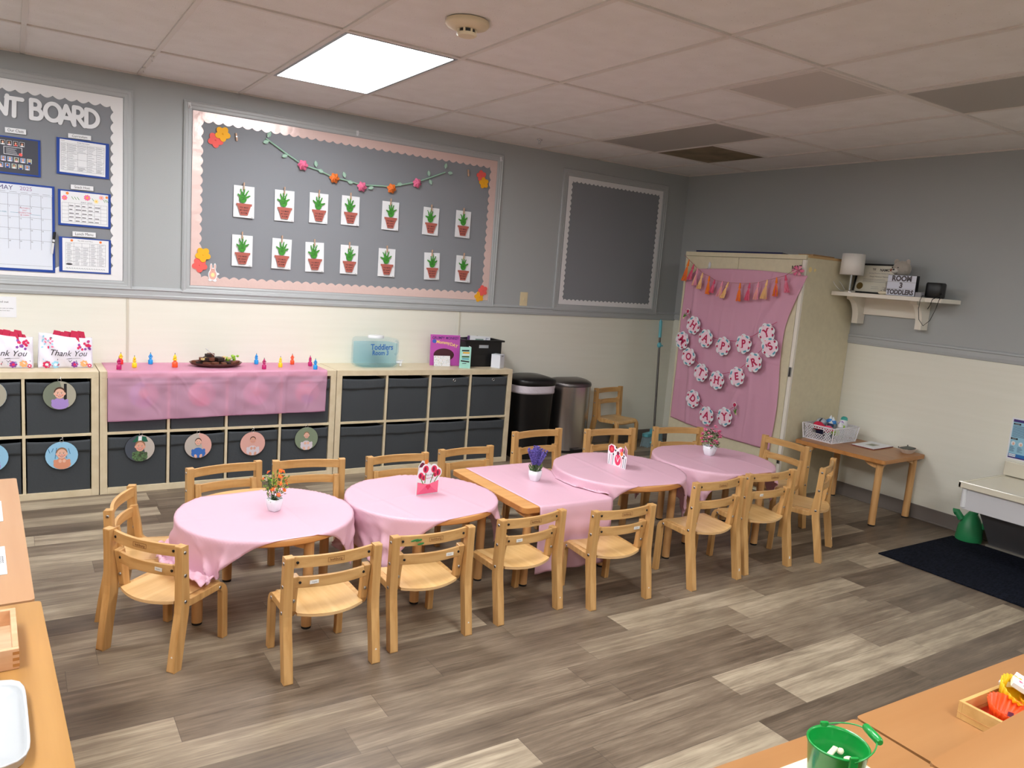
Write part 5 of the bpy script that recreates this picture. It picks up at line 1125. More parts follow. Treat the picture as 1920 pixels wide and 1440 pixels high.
# banners
def scal(b, r, z0, z1, m, rot=0): b.flower(0, 0, r, z0, z1, m, 8, .16, 64, rot)
def banner(label, items, ends, string):
    oy, oz = items[0][1], items[0][2]
    t = thing('letter_banner', label, 'banner', ME(oy, oz, XB-(.009 if 'MOTHER' in label else 0)), 'scalloped letter banners on the pink sheet')
    b = MB(); b.tube([(oy-y, z-oz, .004) for y, z in string], .0018, M_hot, 6); b.build('string', t)
    for k, (ch, y, z, rot) in enumerate(items):
        p = MB(); p.T = Matrix.Translation((oy-y, z-oz, .004+.0035*(k % 2))) @ Matrix.Rotation(rad(rot), 4, 'Z'); r = .079
        scal(p, r, 0, .0012, M_white)
        for q in range(8):
            a = q*pi/4+.2; m = [M_hot, M_tealf, M_lpink, M_tealf, M_hot, M_lpink, M_tealf, M_hot][q]
            if m is M_hot: p.flower(.060*cos(a), .060*sin(a), .011, .0012, .002, m, 5)
            elif m is M_tealf: p.disc(.060*cos(a), .060*sin(a), .008, .016, .0012, .002, m, 18, rot=a)
            else: p.disc(.058*cos(a), .058*sin(a), .012, .012, .0012, .002, m, 18)
        p.disc(0, 0, .053, .054, .0016, .0022, M_lpink, 36)
        for q in range(5): a = q*1.25+.5; p.disc(.064*cos(a), .064*sin(a), .0035, .0035, .002, .0026, rnd.choice([M_blue, M_greyink, M_coral]), 10)
        pn = p.build('pennant', t)
        l = MB(); l.T = p.T; l.text(ch, .082, M_hot, 0, 0, .0031, bold=.035, sx=.95)
        for sx_, sy_ in {'H': [(-.022, -.028), (.022, -.028), (-.022, .028), (.022, .028)], 'A': [(-.024, -.028), (.024, -.028)], 'P': [(-.016, -.028)], 'Y': [(0, -.028), (-.022, .028), (.022, .028)], 'M': [(-.028, -.028), (.028, -.028), (-.028, .028), (.028, .028)], 'T': [(0, -.028)], 'R': [(-.016, -.028), (.022, -.028)]}.get(ch, []): l.box(sx_-.010, sx_+.010, sy_-.003, sy_+.003, .0029, .0032, M_hot)
        l.build('letter', pn)
    for ey, ez, rot in ends:
        p = MB(); p.T = Matrix.Translation((oy-ey, ez-oz, .004)) @ Matrix.Rotation(rad(rot), 4, 'Z')
        p.flower(0, .030, .022, 0, .001, M_white); p.flower(0, .030, .017, .001, .0018, M_hot, 5); p.stroke([(0, .015), (0, -.045)], .005, .0, .0015, g1); p.prism([(0, -.01), (.02, .0), (.004, -.035)], .0, .0015, g3); p.prism([(0, -.02), (-.018, -.005), (-.004, -.042)], .0, .0015, g3); p.prism([(-.004, -.045), (.008, -.030), (.012, -.05)], .0, .0015, mat('pale_lime', (214, 226, 150), .6)); p.build('flower_end', t)
banner('HAPPY banner of scalloped letter pennants, top of three', [('H', -.927, 1.213, -28), ('A', -1.081, 1.119, -20), ('P', -1.270, 1.078, -5), ('P', -1.477, 1.122, 8), ('Y', -1.677, 1.228, 25)], [(-.828, 1.300, -40)], [(-.82, 1.335), (-.90, 1.26), (-1.0, 1.20), (-1.15, 1.135), (-1.27, 1.125), (-1.40, 1.135), (-1.55, 1.19), (-1.68, 1.275), (-1.76, 1.32)])
banner("MOTHER'S banner of scalloped letter pennants, middle of three", [('M', -.826, 1.074, -48), ('O', -.923, .946, -30), ('T', -1.077, .835, -20), ('H', -1.258, .800, -2), ('E', -1.452, .860, 14), ('R', -1.603, .994, 25), ("'S", -1.730, 1.128, 38)], [], [(-.79, 1.13), (-.86, 1.04), (-.97, .945), (-1.08, .88), (-1.26, .845), (-1.45, .905), (-1.60, 1.04), (-1.74, 1.18)])
banner('DAY banner of scalloped letter pennants, lowest of three', [('D', -1.011, .602, -36), ('A', -1.184, .493, -12), ('Y', -1.371, .520, 12)], [(-1.466, .605, 14)], [(-.96, .665), (-1.06, .60), (-1.18, .535), (-1.30, .54), (-1.38, .565), (-1.47, .63)])
# tassels
TS = [(-.798, 1.754, -.763, 1.57), (-.857, 1.717, -.823, 1.586), (-.906, 1.687, -.884, 1.538), (-.967, 1.651, -.94, 1.515), (-1.043, 1.629, -1.041, 1.477), (-1.106, 1.601, -1.081, 1.492), (-1.19, 1.593, -1.168, 1.467), (-1.252, 1.59, -1.202, 1.457), (-1.37, 1.59, -1.372, 1.444), (-1.464, 1.595, -1.455, 1.456), (-1.547, 1.606, -1.536, 1.468), (-1.626, 1.627, -1.608, 1.479), (-1.708, 1.649, -1.716, 1.505), (-1.784, 1.669, -1.818, 1.54)]
tc_ = [mat('tassel_orange', (246, 130, 30), .7), mat('tassel_rose', (224, 84, 120), .7), mat('tassel_pink', (240, 156, 180), .7), mat('tassel_cream', (250, 204, 140), .7)]
seq = [0, 1, 2, 3, 0, 1, 2, 3, 0, 1, 2, 3, 0, 1]
t = thing('tassel_garland', 'garland of orange, pink and cream paper tassels above the pink sheet', 'garland', loc(XB-.005, -1.3, 1.6))
sp = [(-.74, 1.79)]+[(a, z-.004) for a, z, _, _ in TS]+[(-1.86, 1.715), (-1.90, 1.70)]
b = MB(); b.tube([(0, y+1.3, z-1.6) for y, z in sp], .0018, mat('twine', (170, 120, 110), .8), 6); b.build('twine', t)
rng = random.Random(8)
for k, (y0, z0, y1, z1) in enumerate(TS):
    b = MB(); m = tc_[seq[k]]; T0 = Vector((0, y0+1.3, z0-1.6)); E0 = Vector((0, y1+1.3, z1-1.6)); D = E0-T0; L = D.length
    b.tube([tuple(T0), tuple(T0+D*.14), tuple(T0+D*.30)], .006, m, 8, rs=[.004, .007, .011]); 
    for i in range(30):
        a = i*2.4; q = .018*sqrt((i+.5)/30)*(1.25 if k in (0, 6, 11) else 1); pts = []
        for s in range(6): u = .26+.74*s/5*rng.uniform(.93, 1.0); pts.append(tuple(T0+D*u+Vector((abs(q*cos(a))*-.8, q*sin(a)*1.5, 0))*(s/5)**.7+Vector((rng.uniform(-.003, .003), rng.uniform(-.004, .004), 0))*(s/5)))
        b.tube(pts, .0022, m if rng.random() < .85 else tc_[(seq[k]+1) % 4], 4)
    b.build('tassel', t, label='%s paper tassel' % ['orange', 'rose', 'pink', 'cream'][seq[k]])
b = MB(); b.T = ME(-.991, 1.717, CX-.001); b.disc(0, 0, .010, .026, 0, .008, M_whitepl); b.tube([(0, -.01, .008), (0, -.03, .018), (0, -.024, .026)], .004, M_whitepl, 8)
tag(b.build('adhesive_hook'), 'white adhesive hook on the cabinet above the left of the pink sheet', 'hook')
b = MB(); b.T = ME(-1.838, 1.724, CX-.001); b.text('LOVE', .035, M_black, .0, .006, .004, bold=.05, rot=.1); b.stroke([(-.03, -.008), (.03, -.004)], .006, 0, .004, M_black); b.tube([(-.01, -.02, .004), (.02, -.028, .008), (.03, -.012, .01)], .004, M_black, 6)
tag(b.build('wall_decal'), 'small black word decal near the upper right corner of the cabinet doors', 'decal')
t = thing('tissue_bow', 'crumpled pink bow taped at the upper right corner of the cabinet', 'bow', ME(-1.885, 1.705, XB))
b = MB()
for a in range(6): aa = a*pi/3; b.add([(0, 0, 0), (.045*cos(aa-.4), .035*sin(aa-.4), .012), (.055*cos(aa), .040*sin(aa), .002), (.045*cos(aa+.4), .035*sin(aa+.4), .014)], [(0, 1, 2, 3)], tc_[2] if a % 2 else M_pink, True)
b.build('loops', t, solid=.001)

# ------------------------------------------------------------------ wall shelf and its things
t = thing('wall_shelf', 'white painted wall shelf with scroll brackets on the right wall', 'wall shelf', loc(0, 0))
ZSH = 1.562
b = MB(); b.prism([(-.003, -2.715), (-.003, -1.917), (-.312, -1.917), (-.312, -2.590), (-.300, -2.605), (-.270, -2.610), (-.262, -2.715)], ZSH-.010, ZSH+.018, M_whitep); b.build('top_board', t, bevel=.004)
b = MB(); b.box(-.022, -.003, -2.47, -2.00, 1.425, ZSH-.010, M_whitep); b.build('back_rail', t, bevel=.002)
for y in (-1.992, -2.487):
    b = MB(); b.T = Matrix(((-1, 0, 0, -.003), (0, 0, 1, y-.0235), (0, 1, 0, 0), (0, 0, 0, 1)))
    b.prism([(0, 1.352), (.085, 1.352), (.085, 1.40)]+[(.085+.095*(1-cos(a)), 1.40+.130*sin(a)**1.2 if a else 1.40) for a in [pi/2*i/8 for i in range(1, 9)]]+[(.185, ZSH-.010), (0, ZSH-.010)], 0, .047, M_whitep); b.build('scroll_bracket', t, bevel=.003)
zt = ZSH+.019
t = thing('table_lamp', 'small lamp with white drum shade and chrome stem on the wall shelf', 'lamp', loc(-.225, -2.006, zt))
b = MB(); b.lathe([(.035, 0), (.035, .008), (.030, .014)], M_chrome, 24, e=6); b.build('base', t)
b = MB(); b.lathe([(.0085, .014), (.0085, .155)], M_chrome, 16); b.build('stem', t)
b = MB(); b.lathe([(.082, .128), (.078, .282)], mat('white_fabric_shade', (232, 228, 222), .8), 40, cap0=False, cap1=False); b.build('lamp_shade', t, solid=.003)
b = MB(); b.tube([(0, .03, .004)]+[(-.03+.045*cos(a), .075+.04*sin(a), .05+.045*sin(a*1)) for a in [6.28*i/14 for i in range(12)]]+[(.02, .05, .002)], .0018, M_whitepl, 6); b.build('cord', t)
t = thing('framed_certificate', 'black framed certificate with a gold seal leaning on the wall shelf', 'certificate', Matrix.Translation((-.105, -2.118, zt)) @ Matrix(((0, 0, -1, 0), (-1, 0, 0, 0), (0, 1, 0, 0), (0, 0, 0, 1))) @ Matrix.Rotation(rad(-11), 4, 'X'))
b = MB(); X, Z = .165, .225
for a in ((-X, X, 0, .012), (-X, X, Z-.012, Z), (-X, -X+.012, .012, Z-.012), (X-.012, X, .012, Z-.012)): b.box(*a, 0, .014, M_black)
b.build('frame', t, bevel=.001)
b = MB(); b.rect(-X+.012, X-.012, .012, Z-.012, .004, mat('certificate_paper', (226, 222, 206), .4), .001)
b.text('NAMC', .026, M_ink, .055, .180, .0054, bold=.03); b.text('TIE', .020, M_ink, -.03, .184, .0054, bold=.02); b.flower(.105, .185, .014, .005, .0056, mat('rust_logo', (150, 70, 50), .6), 5, .5)
b.text('Northern Montessori Teaching Center', .0105, M_greyink, .02, .155, .0054); b.text('Primary Montessori Diploma', .0125, M_ink, .02, .130, .0054)
lines_in(b, -.10, .13, .085, .115, .0053, 3); lines_in(b, -.02, .05, .035, .06, .0053, 2); lines_in(b, .07, .12, .035, .06, .0053, 2)
b.disc(-.115, .055, .026, .026, .005, .0062, mat('gold_seal', (120, 96, 48), .45, metal=.4)); b.build('diploma', t)
# teddy bear figurine
M_bear = mat('grey_beige_plush', (176, 168, 158), .9, bump=(200, .4), sheen=.3)
t = thing('teddy_bear', 'grey plush bear sitting behind the lightbox on the wall shelf', 'toy bear', loc(-.165, -2.348, zt))
b = MB(); b.ball((0, 0, .075), (.052, .055, .072), M_bear); b.build('body', t)
b = MB(); b.ball((0, -.006, .188), (.056, .064, .058), M_bear, 20, 12); b.ball((-.048, .014, .172), (.022, .024, .020), mat('pale_muzzle', (206, 200, 192), .9)); b.build('head', t)
for y in (-.045, .04): b = MB(); b.ball((0, y, .238), (.010, .018, .020), M_bear); b.build('ear', t)
b = MB()
for y in (-.008, .034): b.ball((-.053, y, .196), .005, M_black, 8, 6)
b.ball((-.069, .014, .180), (.005, .008, .006), M_black, 8, 6); b.build('eyes_and_nose', t)
for y in (-.05, .052): b = MB(); b.tube([(0, y, .115), (-.035, y*1.15, .080), (-.05, y*.9, .055)], .016, M_bear, 10, rs=[.015, .018, .016]); b.ball((-.05, y*.9, .052), .017, M_bear); b.build('arm', t)
for y in (-.035, .045): b = MB(); b.tube([(0, y, .025), (-.05, y*1.2, .022)], .022, M_bear, 10); b.ball((-.058, y*1.2, .026), (.016, .020, .026), M_bear); b.build('paw', t)
t = thing('lightbox_sign', 'white lightbox sign reading ROOM 3 TODDLERS on the wall shelf', 'sign', Matrix.Translation((-.282, -2.435, zt)) @ Matrix(((0, 0, -1, 0), (-1, 0, 0, 0), (0, 1, 0, 0), (0, 0, 0, 1))) @ Matrix.Rotation(rad(0), 4, 'X'))
b = MB(); b.box(-.105, .105, 0, .142, -.036, 0, M_black); b.build('case', t, bevel=.002)
b = MB(); b.rect(-.103, .103, .002, .140, 0, mat('lightbox_face', (214, 218, 232), .4), .001); 
for z in (.047, .094): b.rect(-.103, .103, z-.0012, z+.0012, .001, M_metal, .001)
b.build('face', t)
b = MB(); dg = mat('dark_grey_letter', (84, 78, 84), .5); b.text('ROOM', .050, dg, 0, .117, .0022, bold=.05, sx=.95); b.text('3', .050, dg, 0, .070, .0022, bold=.05); b.text('TODDLERS', .044, dg, -.002, .023, .0022, bold=.05, sx=.88); b.build('letter_tiles', t)
t = thing('speaker', 'small black square speaker with a dangling cord at the shelf end', 'speaker', loc(-.200, -2.635, zt, 0))
b = MB(); b.lathe([(.9, 0), (1, .008), (1, .095), (.9, .104)], M_black, 40, sx=.045, sy=.053, e=6); b.build('case', t)
b = MB(); b.tube([(-.02, -.05, .03), (-.05, -.075, .02), (-.105, -.09, -.01), (-.125, -.085, -.08), (-.125, -.06, -.15), (-.125, -.02, -.19), (-.125, .015, -.15), (-.122, .03, -.08), (-.122, .028, -.02), (-.10, .03, .012), (-.04, .02, .004)], .0022, M_black, 6); b.build('cord', t)
b = MB(); b.tube([(-.01, -.052, .035), (-.06, -.07, .02), (-.125, -.055, -.01), (-.127, -.047, -.05), (-.127, -.035, -.075)], .0026, M_black, 6); b.build('short_cord', t)
b = MB(); b.prism([(-.02, -.025), (.02, -.025), (.016, .02), (-.016, .02)], 0, .032, mat('grey_translucent', (150, 150, 156), .3)); tag(b.build('plastic_cup', None, loc(-.270, -2.565, zt), bevel=.003), 'small grey plastic stand between the lightbox and the speaker', 'stand')
b = MB(); b.ball((0, 0, .013), (.024, .034, .013), mat('cream_candle', (232, 222, 196), .4)); b.tube([(0, .02, .014), (-.004, .01, .028)], .003, M_black, 6); tag(b.build('pebble_ornament', None, loc(-.278, -2.305, zt)), 'small cream pebble-shaped ornament at the bear feet', 'ornament')

# ------------------------------------------------------------------ side table by the right wall
t = thing('side_table', 'beech side table against the right wall holding the white basket', 'table', loc(-.310, -2.315, 0, 3))
MT2 = wood('side_table_top_beech', (176, 124, 76), (160, 108, 64), 'y', s=.5)
b = MB(); b.prism(rrect(.280, .345, .02), ZT-.027, ZT-.001, M_edge); b.prism(rrect(.278, .343, .019), ZT-.001, ZT, MT2); b.build('tabletop', t, bevel=.002)
table_legs(t, [(-.225, -.290), (.232, -.290), (-.225, .290), (.232, .290)], ZT, .024)
t = thing('mesh_basket', 'white lattice plastic basket of bottles and bibs on the side table', 'basket', loc(-.322, -2.075, ZT+.001, 2))
M_bk = mat('white_basket_plastic', (232, 230, 236), .35)
b = MB(); X, Y, h = .150, .118, .112
def lattice(p0, p1, out, hole=None):
    p0, p1 = Vector(p0), Vector(p1); L = (p1-p0).length; d = (p1-p0)/L; st = .0215; nrm = Vector(out)
    k = -int(h/st)-1
    while k*st < L:
        for sg in (1, -1):
            pts = []
            a0 = k*st if sg > 0 else k*st+h; 
            for s in range(8):
                z = h*s/7; a = a0+sg*z
                if 0 <= a <= L and not (hole and hole[0] < a < hole[1] and hole[2] < z < hole[3]): pts.append(tuple(p0+d*a+nrm*(.012*z/h+.0008*sg)+Vector((0, 0, z))))
                else:
                    if len(pts) > 1: b.tube(pts, .0029, M_bk, 4)
                    pts = []
            if len(pts) > 1: b.tube(pts, .0029, M_bk, 4)
        k += 1
lattice((-X, -Y, 0), (X, -Y, 0), (0, -1, 0)); lattice((X, -Y, 0), (X, Y, 0), (1, 0, 0)); lattice((X, Y, 0), (-X, Y, 0), (0, 1, 0)); lattice((-X, Y, 0), (-X, -Y, 0), (-1, 0, 0), (.075, .165, .055, .09))
b.build('lattice', t)
b = MB(); 
for z, o_ in ((.002, 0), (h, .012)): c = [(x*(X+o_), y*(Y+o_)) for x, y in ((-1, -1), (1, -1), (1, 1), (-1, 1))]; b.tube([(x, y, z) for x, y in c], .0045, M_bk, 6, closed=True)
for x, y in ((-1, -1), (1, -1), (1, 1), (-1, 1)): b.tube([(x*X, y*Y, 0), (x*(X+.012), y*(Y+.012), h)], .0055, M_bk, 6)
c = [(-X-.0085, .0415, .052), (-X-.0085, -.0465, .052), (-X-.011, -.0465, .093), (-X-.011, .0415, .093)]; b.tube(c, .0035, M_bk, 6, closed=True); b.build('rim', t)
b = MB(); b.box(-X, X, -Y, Y, 0, .003, M_bk); b.build('floor_panel', t)
bx, by, bz = -.322, -2.075, ZT+.006
def bottle2(x, y, label, col, cap, tilt=0, h=.13, r=.021):
    tt = thing('baby_bottle', label, 'bottle', Matrix.Translation((bx+x, by+y, bz)) @ Matrix.Rotation(rad(tilt), 4, 'Y'))
    b = MB(); b.lathe([(r*.9, 0), (r, .004), (r, h*.62), (r*.8, h*.70)], col, 20); b.build('body', tt)
    b = MB(); b.lathe([(r*.95, h*.70), (r*.95, h*.82), (r*.6, h*.85)], cap, 20); b.build('collar', tt)
    b = MB(); b.lathe([(r*.6, h*.85), (r*.5, h*.90), (r*.18, h*.97), (r*.16, h)], mat('clear_silicone', (214, 220, 226), .3), 16); b.build('teat', tt)
clr = see_through('clear_bottle', (210, 220, 228), .5, .08); bcap = mat('bright_blue_plastic', (40, 130, 206), .3); navy = mat('navy_plastic', (28, 36, 78), .35); gcap = mat('lime_plastic', (150, 196, 50), .4); viol = mat('lilac_plastic', (176, 120, 204), .35)
bottle2(-.01, -.085, 'clear baby bottle with a white collar at the near side of the basket', clr, M_whitepl, 0, .150)
bottle2(.04, -.06, 'clear baby bottle with a green collar in the basket', clr, gcap, 5, .135)
bottle2(.035, .0, 'bottle with a bright blue cap in the middle of the basket', clr, bcap, -6, .165, .024)
bottle2(-.055, -.02, 'navy capped bottle beside the red bib in the basket', clr, navy, 10, .145, .024)
bottle2(.005, .02, 'clear bottle with a blue cap, tallest at the back of the basket', clr, bcap, 4, .175, .020)
tt = thing('sippy_cup', 'round clear and navy sippy cup lid standing up in the basket', 'cup', loc(bx-.055, by+.045, bz))
b = MB(); b.lathe([(.030, 0), (.034, .09), (.034, .115)], navy, 26); b.build('body', tt); b = MB(); b.ball((0, 0, .120), (.040, .040, .034), see_through('clear_dome', (190, 200, 214), .45, .06)); b.build('dome', tt); b = MB(); b.tube([(-.03, -.01, .11), (-.036, -.01, .135), (-.012, -.01, .148)], .006, M_black, 8); b.build('spout', tt)
tt = thing('water_bottle', 'white and teal striped bottle at the right end of the basket', 'bottle', Matrix.Translation((bx+.095, by-.03, bz)) @ Matrix.Rotation(rad(6), 4, 'Y'))
b = MB(); b.lathe([(.028, 0), (.031, .01), (.031, .12), (.026, .145)], M_whitepl, 26); b.build('body', tt); b = MB(); b.lathe([(.026, .145), (.022, .165), (.010, .172)], mat('teal_cap', (60, 160, 150), .4), 22); b.build('cap', tt)
tt = thing('teething_ring', 'lilac plastic ring handle sticking out of the basket', 'ring', loc(bx+.065, by-.045, bz+.108)); b = MB(); b.tube([(.026*cos(a), .005*sin(a), .026*sin(a)) for a in [6.283*i/20 for i in range(20)]], .007, viol, 8, closed=True); b.build('ring', tt)
for (x, y, z, rx, ry, rz, m, nm, lab) in ((-.105, .030, .102, .036, .05, .028, mat('red_bib_cloth', (206, 34, 72), .8, bump=(60, .4)), 'bib', 'crumpled red bib at the left end of the basket'), (-.095, -.045, .090, .034, .04, .024, mat('rose_bib_cloth', (232, 90, 130), .8, bump=(60, .4)), 'bib', 'crumpled rose bib in front of the red one in the basket'), (-.05, -.075, .072, .05, .03, .022, gcap, 'lunch_pouch', 'lime green pouch seen through the basket handle'), (.02, .04, .128, .030, .02, .018, bcap, 'bottle_lid', 'loose bright blue lid on top of the basket'), (.10, .06, .10, .03, .035, .03, mat('teal_cloth', (70, 150, 170), .8), 'wash_cloth', 'folded teal cloth at the back right of the basket')):
    b = MB(); n0 = 18; b.ball((0, 0, 0), (rx, ry, rz), m, n0, 10); rr = random.Random(int(abs(x)*1000)); b.v = [(p[0]*(1+.18*sin(p[1]*90+p[2]*60)), p[1]*(1+.15*sin(p[0]*110)), p[2]*(1+.25*sin(p[0]*80+p[1]*70))) for p in b.v]
    tag(b.build(nm, None, loc(bx+x, by+y, ZT+z)), lab, nm.replace('_', ' '))
t = thing('activity_board', 'white and maroon flat board lying on the side table', 'board', loc(-.175, -2.335, ZT+.001, 4))
b = MB(); b.box(-.14, .14, -.085, .085, 0, .005, mat('maroon_edge', (120, 44, 50), .6)); b.build('base', t); b = MB(); b.box(-.138, .138, -.083, .083, .005, .008, M_white); b.rect(-.05, .05, -.03, .03, .008, mat('pale_picture', (190, 186, 176), .6)); b.rect(-.03, .02, -.02, .018, .0087, mat('sage_band2', (140, 148, 130), .6)); b.build('page', t)
t = thing('fluted_dish', 'white fluted paper dish at the near end of the side table', 'dish', loc(-.105, -2.560, ZT+.001, 10))
b = MB(); n = 72; vs = []
for r0, z, a_ in ((.045, 0, 0), (.048, .002, .004), (.078, .034, .05)): vs += [(r0*1.1*(1+a_*cos(24*2*pi*i/n))*cos(2*pi*i/n), r0*.72*(1+a_*cos(24*2*pi*i/n))*sin(2*pi*i/n), z) for i in range(n)]
b.add(vs, [(j*n+i, j*n+(i+1) % n, (j+1)*n+(i+1) % n, (j+1)*n+i) for j in range(2) for i in range(n)]+[tuple(range(n))[::-1]], mat('fluted_cream', (222, 210, 198), .6)); b.build('cup', t, solid=.0015)
b = MB(); b.T = loc(-.105, -2.555, ZT+.030, 6); b.prism([(-.07, -.030), (.065, -.034), (.075, .030), (-.06, .034)], 0, .006, mat('slate_felt', (96, 98, 92), .8)); b.tube([(-.065, .03, .006), (-.068, .032, .014)], .004, MATS['slate_felt'], 6); b.tube([(.072, .028, .006), (.074, .03, .014)], .004, MATS['slate_felt'], 6)
tag(b.build('felt_pad'), 'grey pad resting in the white fluted dish', 'pad')

# ------------------------------------------------------------------ sink unit, mat, poster, green jug
t = thing('sink_unit', 'low almond toddler sink counter with white apron at the right edge', 'sink', loc(0, 0))
ZK2 = .467; Y0, Y1 = -4.45, -3.165
b = MB(); cxs, cys, rx, ry = -.29, -3.78, .16, .235; n = 48
ring = [(cxs+rx*cos(2*pi*i/n), cys+ry*sin(2*pi*i/n)) for i in range(n)]
outer = []
for i in range(n):
    c, s = cos(2*pi*i/n), sin(2*pi*i/n); k = 1e9
    for lim, q, o_ in ((-.565, c, cxs), (-.003, c, cxs), (Y0, s, cys), (Y1, s, cys)):
        if abs(q) > 1e-9 and (lim-o_)/q > 0: k = min(k, (lim-o_)/q)
    outer.append((cxs+k*c, cys+k*s))
cor = [(-.565, Y0), (-.565, Y1), (-.003, Y1), (-.003, Y0)]
for c0 in cor:
    j = min(range(n), key=lambda i: (outer[i][0]-c0[0])**2+(outer[i][1]-c0[1])**2); outer[j] = c0
vs = [(x, y, ZK2) for x, y in outer]+[(x, y, ZK2) for x, y in ring]
b.add(vs, [(i, (i+1) % n, n+(i+1) % n, n+i) for i in range(n)], M_porc)
vs = [(x, y, ZK2) for x, y in outer]+[(x, y, ZK2-.032) for x, y in outer]; b.add(vs, [(i, n+i, n+(i+1) % n, (i+1) % n) for i in range(n)], M_porc)
b.box(-.575, -.555, Y0, Y1, ZK2-.030, ZK2+.010, M_porc); b.box(-.575, -.003, Y1-.018, Y1, ZK2-.030, ZK2+.006, M_porc); b.build('countertop', t, bevel=.004)
b = MB(); prf = [(1, ZK2), (.97, ZK2-.012), (.9, ZK2-.06), (.7, ZK2-.105), (.2, ZK2-.12)]; vs = []
for s, z in prf: vs += [(cxs+rx*s*cos(2*pi*i/n), cys+ry*s*sin(2*pi*i/n), z) for i in range(n)]
b.add(vs, [(j*n+i, j*n+(i+1) % n, (j+1)*n+(i+1) % n, (j+1)*n+i) for j in range(4) for i in range(n)]+[tuple(4*n+i for i in range(n))], M_porc, True); b.build('basin', t)
b = MB(); b.box(-.026, -.003, Y0, Y1, ZK2+.004, .566, M_porc); b.build('backsplash', t, bevel=.006)
M_apr = mat('white_laminate_apron', (206, 206, 210), .4)
b = MB(); b.box(-.555, -.535, Y0, Y1-.030, .305, ZK2-.032, M_apr); b.box(-.535, -.02, Y1-.045, Y1-.025, .305, ZK2-.032, M_apr); b.build('apron', t, bevel=.002)
b = MB(); b.tube([(-.552, Y1-.035, .318), (-.552, Y1-.035, ZK2-.034)], .016, M_chrome if False else M_whitepl, 12); b.build('corner_post', t)
b = MB(); b.T = Matrix.Identity(4); b.add([(-.48, Y1-.10, .305), (-.48, Y0, .305), (-.14, Y0, .02), (-.14, Y1-.04, .02), (-.465, Y1-.10, .305), (-.465, Y0, .305), (-.125, Y0, .02), (-.125, Y1-.04, .02)], [(0, 1, 2, 3), (7, 6, 5, 4), (0, 3, 7, 4), (1, 5, 6, 2), (0, 4, 5, 1), (3, 2, 6, 7)], mat('grey_knee_panel', (128, 128, 134), .5)); b.build('knee_panel', t)
b = MB(); b.box(-.16, -.012, Y0, Y1-.03, 0, .02, mat('steel_foot_rail', (120, 116, 108), .4)); b.build('foot_rail', t)
b = MB(); b.box(-1.030, -.165, -4.30, -2.985, .0005, .009, M_mat); o = b.build('floor_mat', None, None, bevel=.003); tag(o, 'dark navy floor mat in front of the sink', 'mat')
t = thing('green_jug', 'green plastic watering can behind the mat below the sink', 'watering can', loc(-.135, -3.075, 0, 10))
M_gj = mat('green_jug_plastic', (44, 140, 86), .4)
b = MB(); b.lathe([(.085, 0), (.090, .02), (.080, .10), (.055, .155), (.030, .19), (.022, .20)], M_gj, 32, sy=.9); b.build('body', t)
b = MB(); b.tube([(-.03, .05, .14), (-.03, .085, .185), (-.03, .10, .178)], .017, M_gj, 12, rs=[.022, .020, .024]); b.build('spout', t)
b = MB(); b.tube([(0, -.02, .19), (0, -.05, .235), (0, -.075, .18), (0, -.075, .10)], .011, M_gj, 10); b.build('handle', t)
t = thing('handwashing_poster', 'light blue instruction poster on the wall above the sink', 'poster', ME(-3.330, .716, -.002))
b = MB(); b.rect(-.172, .172, -.137, .137, 0, M_white, .0012); b.rect(-.162, .162, -.127, .127, .0012, mat('light_blue_poster', (150, 200, 222), .4), .0004); b.build('sheet', t)
b = MB(); dv = mat('deep_violet_print', (60, 40, 120), .4); b.rect(-.162, .162, .110, .127, .0016, dv, .0003); b.text('Stop Germs! Wash Hands', .012, M_white, -.02, .118, .0021); b.rect(-.158, -.115, .092, .103, .0016, M_ink, .0003); b.text('WHEN?', .008, M_white, -.137, .0975, .0021)
lines_in(b, -.158, -.02, .012, .088, .0017, 9, mat('slate_ink', (70, 90, 130), .6), .003); b.rect(-.162, -.120, -.005, .006, .0016, M_ink, .0003); b.text('HOW?', .008, M_white, -.141, .0005, .0021)
for k, x in enumerate((-.143, -.098, -.053)): b.disc(x, -.03, .013, .014, .0016, .002, M_white, 14); b.disc(x+.002, -.033, .006, .009, .002, .0024, SK[0], 10); lines_in(b, x-.016, x+.016, -.085, -.048, .0017, 6, MATS['slate_ink'], .0025)
b.rect(-.162, .162, -.127, -.098, .0016, mat('mid_blue_band', (40, 110, 180), .4), .0003); b.rect(-.158, -.118, -.118, -.100, .002, M_white, .0003); b.text('LUNCH', .011, MATS['mid_blue_band'], -.138, -.109, .0025, bold=.03); b.rect(-.162, .162, -.137+.01, -.119, .0019, dv, .0002); b.build('print', t)

# ------------------------------------------------------------------ foreground shelves and what stands on them
def low_shelf(M, X, Y, Z, label, topm, grp='low beech shelves in the foreground'):
    t = thing('low_shelf', label, 'shelf', M, grp)
    b = MB(); b.prism(rrect(X, Y, .012, 4), Z-.020, Z, topm); b.build('top_panel', t, bevel=.003)
    for x in ((-X+.006, -X+.024), (X-.024, X-.006)): b = MB(); b.box(*x, -Y+.006, Y-.006, 0, Z-.020, M_chairz); b.build('side_panel', t)
    b = MB(); b.box(-X+.024, X-.024, -Y+.006, -Y+.018, .03, Z-.020, M_chairx); b.build('back_panel', t)
    b = MB(); b.box(-X+.024, X-.024, -Y+.018, Y-.01, Z*.5-.009, Z*.5+.009, topm); b.build('shelf_board', t)
    b = MB(); b.box(-X+.024, X-.024, -Y+.018, Y-.01, .03, .048, topm); b.build('bottom_board', t)
    return t
ta = wood('shelf_top_beech_pale', (192, 148, 108), (184, 138, 98), 'y', s=.35, rough=.35)
tb = wood('shelf_top_oak_golden', (184, 138, 80), (168, 122, 66), 'y', s=.45, rough=.32)
